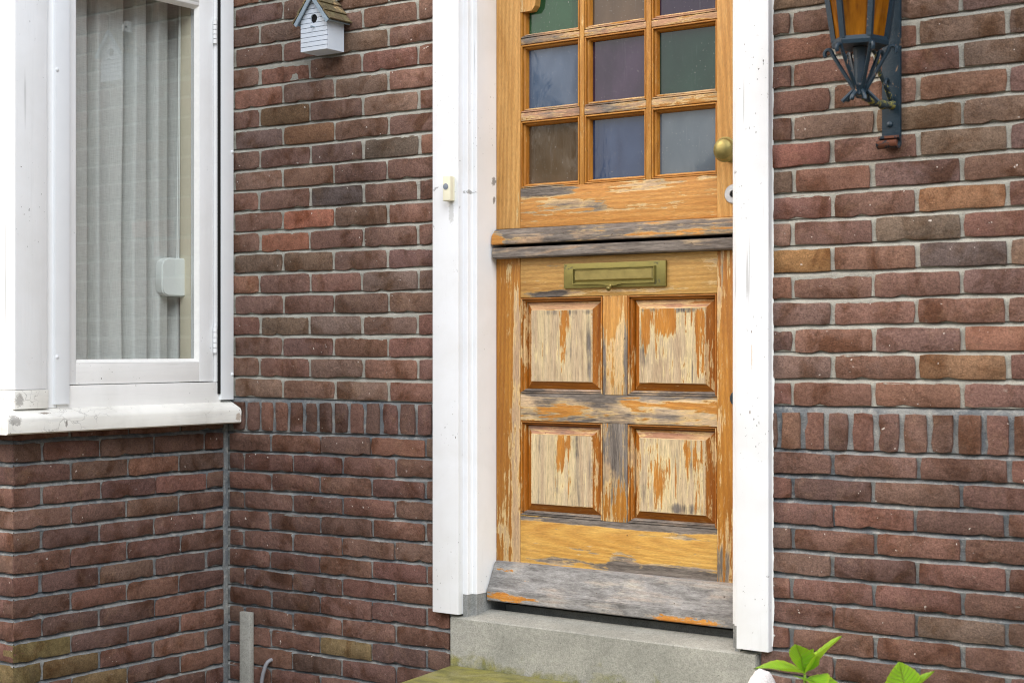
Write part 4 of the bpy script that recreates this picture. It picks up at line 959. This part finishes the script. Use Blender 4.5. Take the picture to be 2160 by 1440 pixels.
def leaf(par, root, direc, up_, L, wd, curl=.25, fold=.25, seed=0):
    g = random.Random(seed); d = Vector(direc).normalized(); u = Vector(up_); s = d.cross(u).normalized(); u = s.cross(d).normalized()
    V = []; F = []; A = []; nl_, nw = 14, 8; b = base_of(par); root = Vector(root)
    for i in range(nl_+1):
        t = i/nl_; prof = math.sin(math.pi*min(1, t**.72))**.85*(1-.10*t) if 0 < t < 1 else 0
        ser = 1+.05*(i % 2)
        for k in range(nw+1):
            x = (k/nw-.5)*2; hw = wd*.5*prof*(ser if abs(x) > .9 else 1)
            p = root+d*(L*t)+s*(x*hw)+u*(abs(x)*hw*fold-curl*L*t*t*.6+.012*L*math.sin(9*t+x*2+seed))
            V.append(p-b); A.append((x, t, 0))
    for i in range(nl_):
        for k in range(nw): q_ = i*(nw+1)+k; F.append((q_, q_+1, q_+nw+2, q_+nw+1))
    me = bpy.data.meshes.new('leaf'); me.from_pydata(V, [], F); at = me.attributes.new('leaf', 'FLOAT_VECTOR', 'POINT')
    for i, a in enumerate(A): at.data[i].vector = a
    return link('leaf', me, M['leaf'], par, None, 180)
h1 = empty('hydrangea', (1.075, -.35, 0), 'bright green hydrangea shoot beside the white casing foot at the threshold corner', 'plant', 'hydrangea shoots at the wall')
h2 = empty('hydrangea', (1.315, -.35, 0), 'lone pair of green hydrangea leaf tips below the lantern, farther right', 'plant', 'hydrangea shoots at the wall')
T1 = Vector((1.078, -.35, .408)); rt = Vector((math.cos(YAW), math.sin(YAW), 0)); fw = Vector((math.sin(YAW), -math.cos(YAW), 0)); UPV = Vector((0, 0, 1))
def shoot(par, T, leaves, sd):
    bm = bmesh.new(); b = Vector(par.location); tube(bm, [b, b.lerp(T, .5)+Vector((.01, 0, 0)), T], [.006, .005, .0035], 8); bm_obj('stem', bm, M['stemg'], par, 60)
    for i, (a, el, f, L, wd, dz, cu, fo) in enumerate(leaves):
        d = rt*math.cos(R(a))*math.cos(R(el))+fw*math.sin(R(a))*math.cos(R(el))+UPV*math.sin(R(el))
        leaf(par, T+UPV*dz, d, UPV-d*.2 if el < 70 else fw*-1, L*1.06, wd*1.2, cu, fo, sd*20+i)
shoot(h1, T1, [(178, 14, 0, .110, .078, .0, .22, .3), (12, 46, 0, .115, .058, .0, -.05, .45), (128, 62, 0, .078, .064, .004, .1, .4), (60, 66, 0, .06, .04, .006, .1, .5),
               (20, -6, 0, .10, .075, -.014, .35, .3), (75, 10, 0, .09, .07, -.01, .4, .3), (165, -14, 0, .12, .09, -.05, .4, .25), (265, 10, 0, .09, .07, -.05, .3, .25), (60, -5, 0, .12, .09, -.07, .4, .25), (8, -22, 0, .11, .085, -.06, .3, .25), (110, -20, 0, .12, .09, -.08, .4, .25)], 1)
shoot(h2, Vector((1.325, -.35, .385)), [(165, 74, 0, .080, .068, 0, .02, .35), (10, 50, 0, .078, .046, 0, .05, .5), (90, 12, 0, .09, .07, -.02, .4, .3), (200, 0, 0, .10, .08, -.04, .4, .25), (330, 0, 0, .10, .08, -.05, .4, .25), (60, -10, 0, .11, .085, -.07, .4, .25)], 2)
orn = bmesh.new()
bmesh.ops.create_icosphere(orn, subdivisions=4, radius=1)
for v in orn.verts:
    p = v.co.copy(); r = 1+.05*mnoise.noise(p*2.2)+.03*mnoise.noise(p*6)
    head = Vector((p.x*.040, p.y*.040, p.z*.075))*r
    head.x -= .055*max(0, -p.z)*1.0+.030*max(0, .2-p.z)*(1 if p.x < 0 else .3)
    v.co = head+Vector((.893, -.20, .298))
oo = bm_obj('garden_ornament', orn, m_stone('weathered white plaster', (214, 208, 206), (236, 232, 230), sc=3), None, 180)
tag(oo, 'rounded weathered white garden ornament by the threshold corner, only its top showing', 'ornament')

# ------------------------------------------------------------------ ground
bm = bmesh.new(); bm.faces.new([bm.verts.new(p) for p in ((-150, -150, 0), (150, -150, 0), (150, 150, 0), (-150, 150, 0))])
gr = bm_obj('ground', bm, M['soil'], None, None); gr['kind'] = 'structure'

# ------------------------------------------------------------------ across the street: seen only as reflections in the panes
M['tile'] = m_stone('roof tile', (92, 70, 62), (112, 84, 72)); M['farwall'] = m_stone('far brick', (128, 96, 82), (144, 110, 94)); M['dglass'] = m_plain('dark window', (40, 46, 52), .1)
ho = empty('neighbour_house', (-6.6, -18, 0), 'low brick house with a dark tiled roof reflected in the lower right door pane', 'house')
box('wall', -9.7, -3.4, -22, -16.2, 0, 2.9, M['farwall'], ho, .01)
bm = bmesh.new(); prism(bm, [(-22.3, 2.8), (-15.9, 2.8), (-19.1, 4.55)], 'X', -9.9, -3.2); bm_obj('roof', bm, M['tile'], ho)
box('chimney', -5.7, -5.0, -19.5, -18.8, 4.0, 5.2, M['farwall'], ho, .01)
for x in (-8.7, -6.8, -4.7):
    wf = box('window', x-.55, x+.55, -16.22, -16.14, 1.0, 2.3, M['white_w'], ho, .01); box('glass', x-.47, x+.47, -16.16, -16.128, 1.08, 2.22, M['dglass'], wf, .002)
tre = empty('garden_tree', (-11.9, -14.5, 0), 'leafy green tree across the street, reflected in the blue door pane', 'tree')
bm = bmesh.new(); tube(bm, [(-11.9, -14.5, 0), (-11.85, -14.5, 1.6), (-11.95, -14.45, 3.2), (-11.9, -14.5, 4.6)], [.16, .13, .10, .04], 10)
for i in range(7):
    a = i*2.4; tube(bm, [(-11.9, -14.5, 2.4+.3*i), (-11.9+.6*math.cos(a), -14.5+.6*math.sin(a), 3.0+.3*i), (-11.9+1.2*math.cos(a), -14.5+1.2*math.sin(a), 3.3+.32*i)], [.05, .035, .012], 6)
bm_obj('trunk', bm, M['bark'], tre, 60)
g = random.Random(3); V = []; F = []
for i in range(5200):
    while True:
        p = Vector((g.uniform(-1, 1), g.uniform(-1, 1), g.uniform(-1, 1)))
        if p.length < 1 and mnoise.noise(p*2.1+Vector((4, 4, 4))) > -.12: break
    c = Vector((-11.9+p.x*1.9, -14.5+p.y*1.9, 4.0+p.z*1.9)); n1 = Vector((g.gauss(0, 1), g.gauss(0, 1), g.gauss(0, 1))).normalized(); a = n1.orthogonal().normalized(); b_ = n1.cross(a); q = len(V); r_ = g.uniform(.05, .10)
    V += [tuple(c+a*r_), tuple(c+b_*r_*.5), tuple(c-a*r_), tuple(c-b_*r_*.5)]; F.append((q, q+1, q+2, q+3))
V = [tuple(Vector(v)-Vector(tre.location)) for v in V]
me = bpy.data.meshes.new('crown'); me.from_pydata(V, [], F); link('crown', me, m_plain('tree leaves', (74, 98, 44), .6, 2, .3), tre)
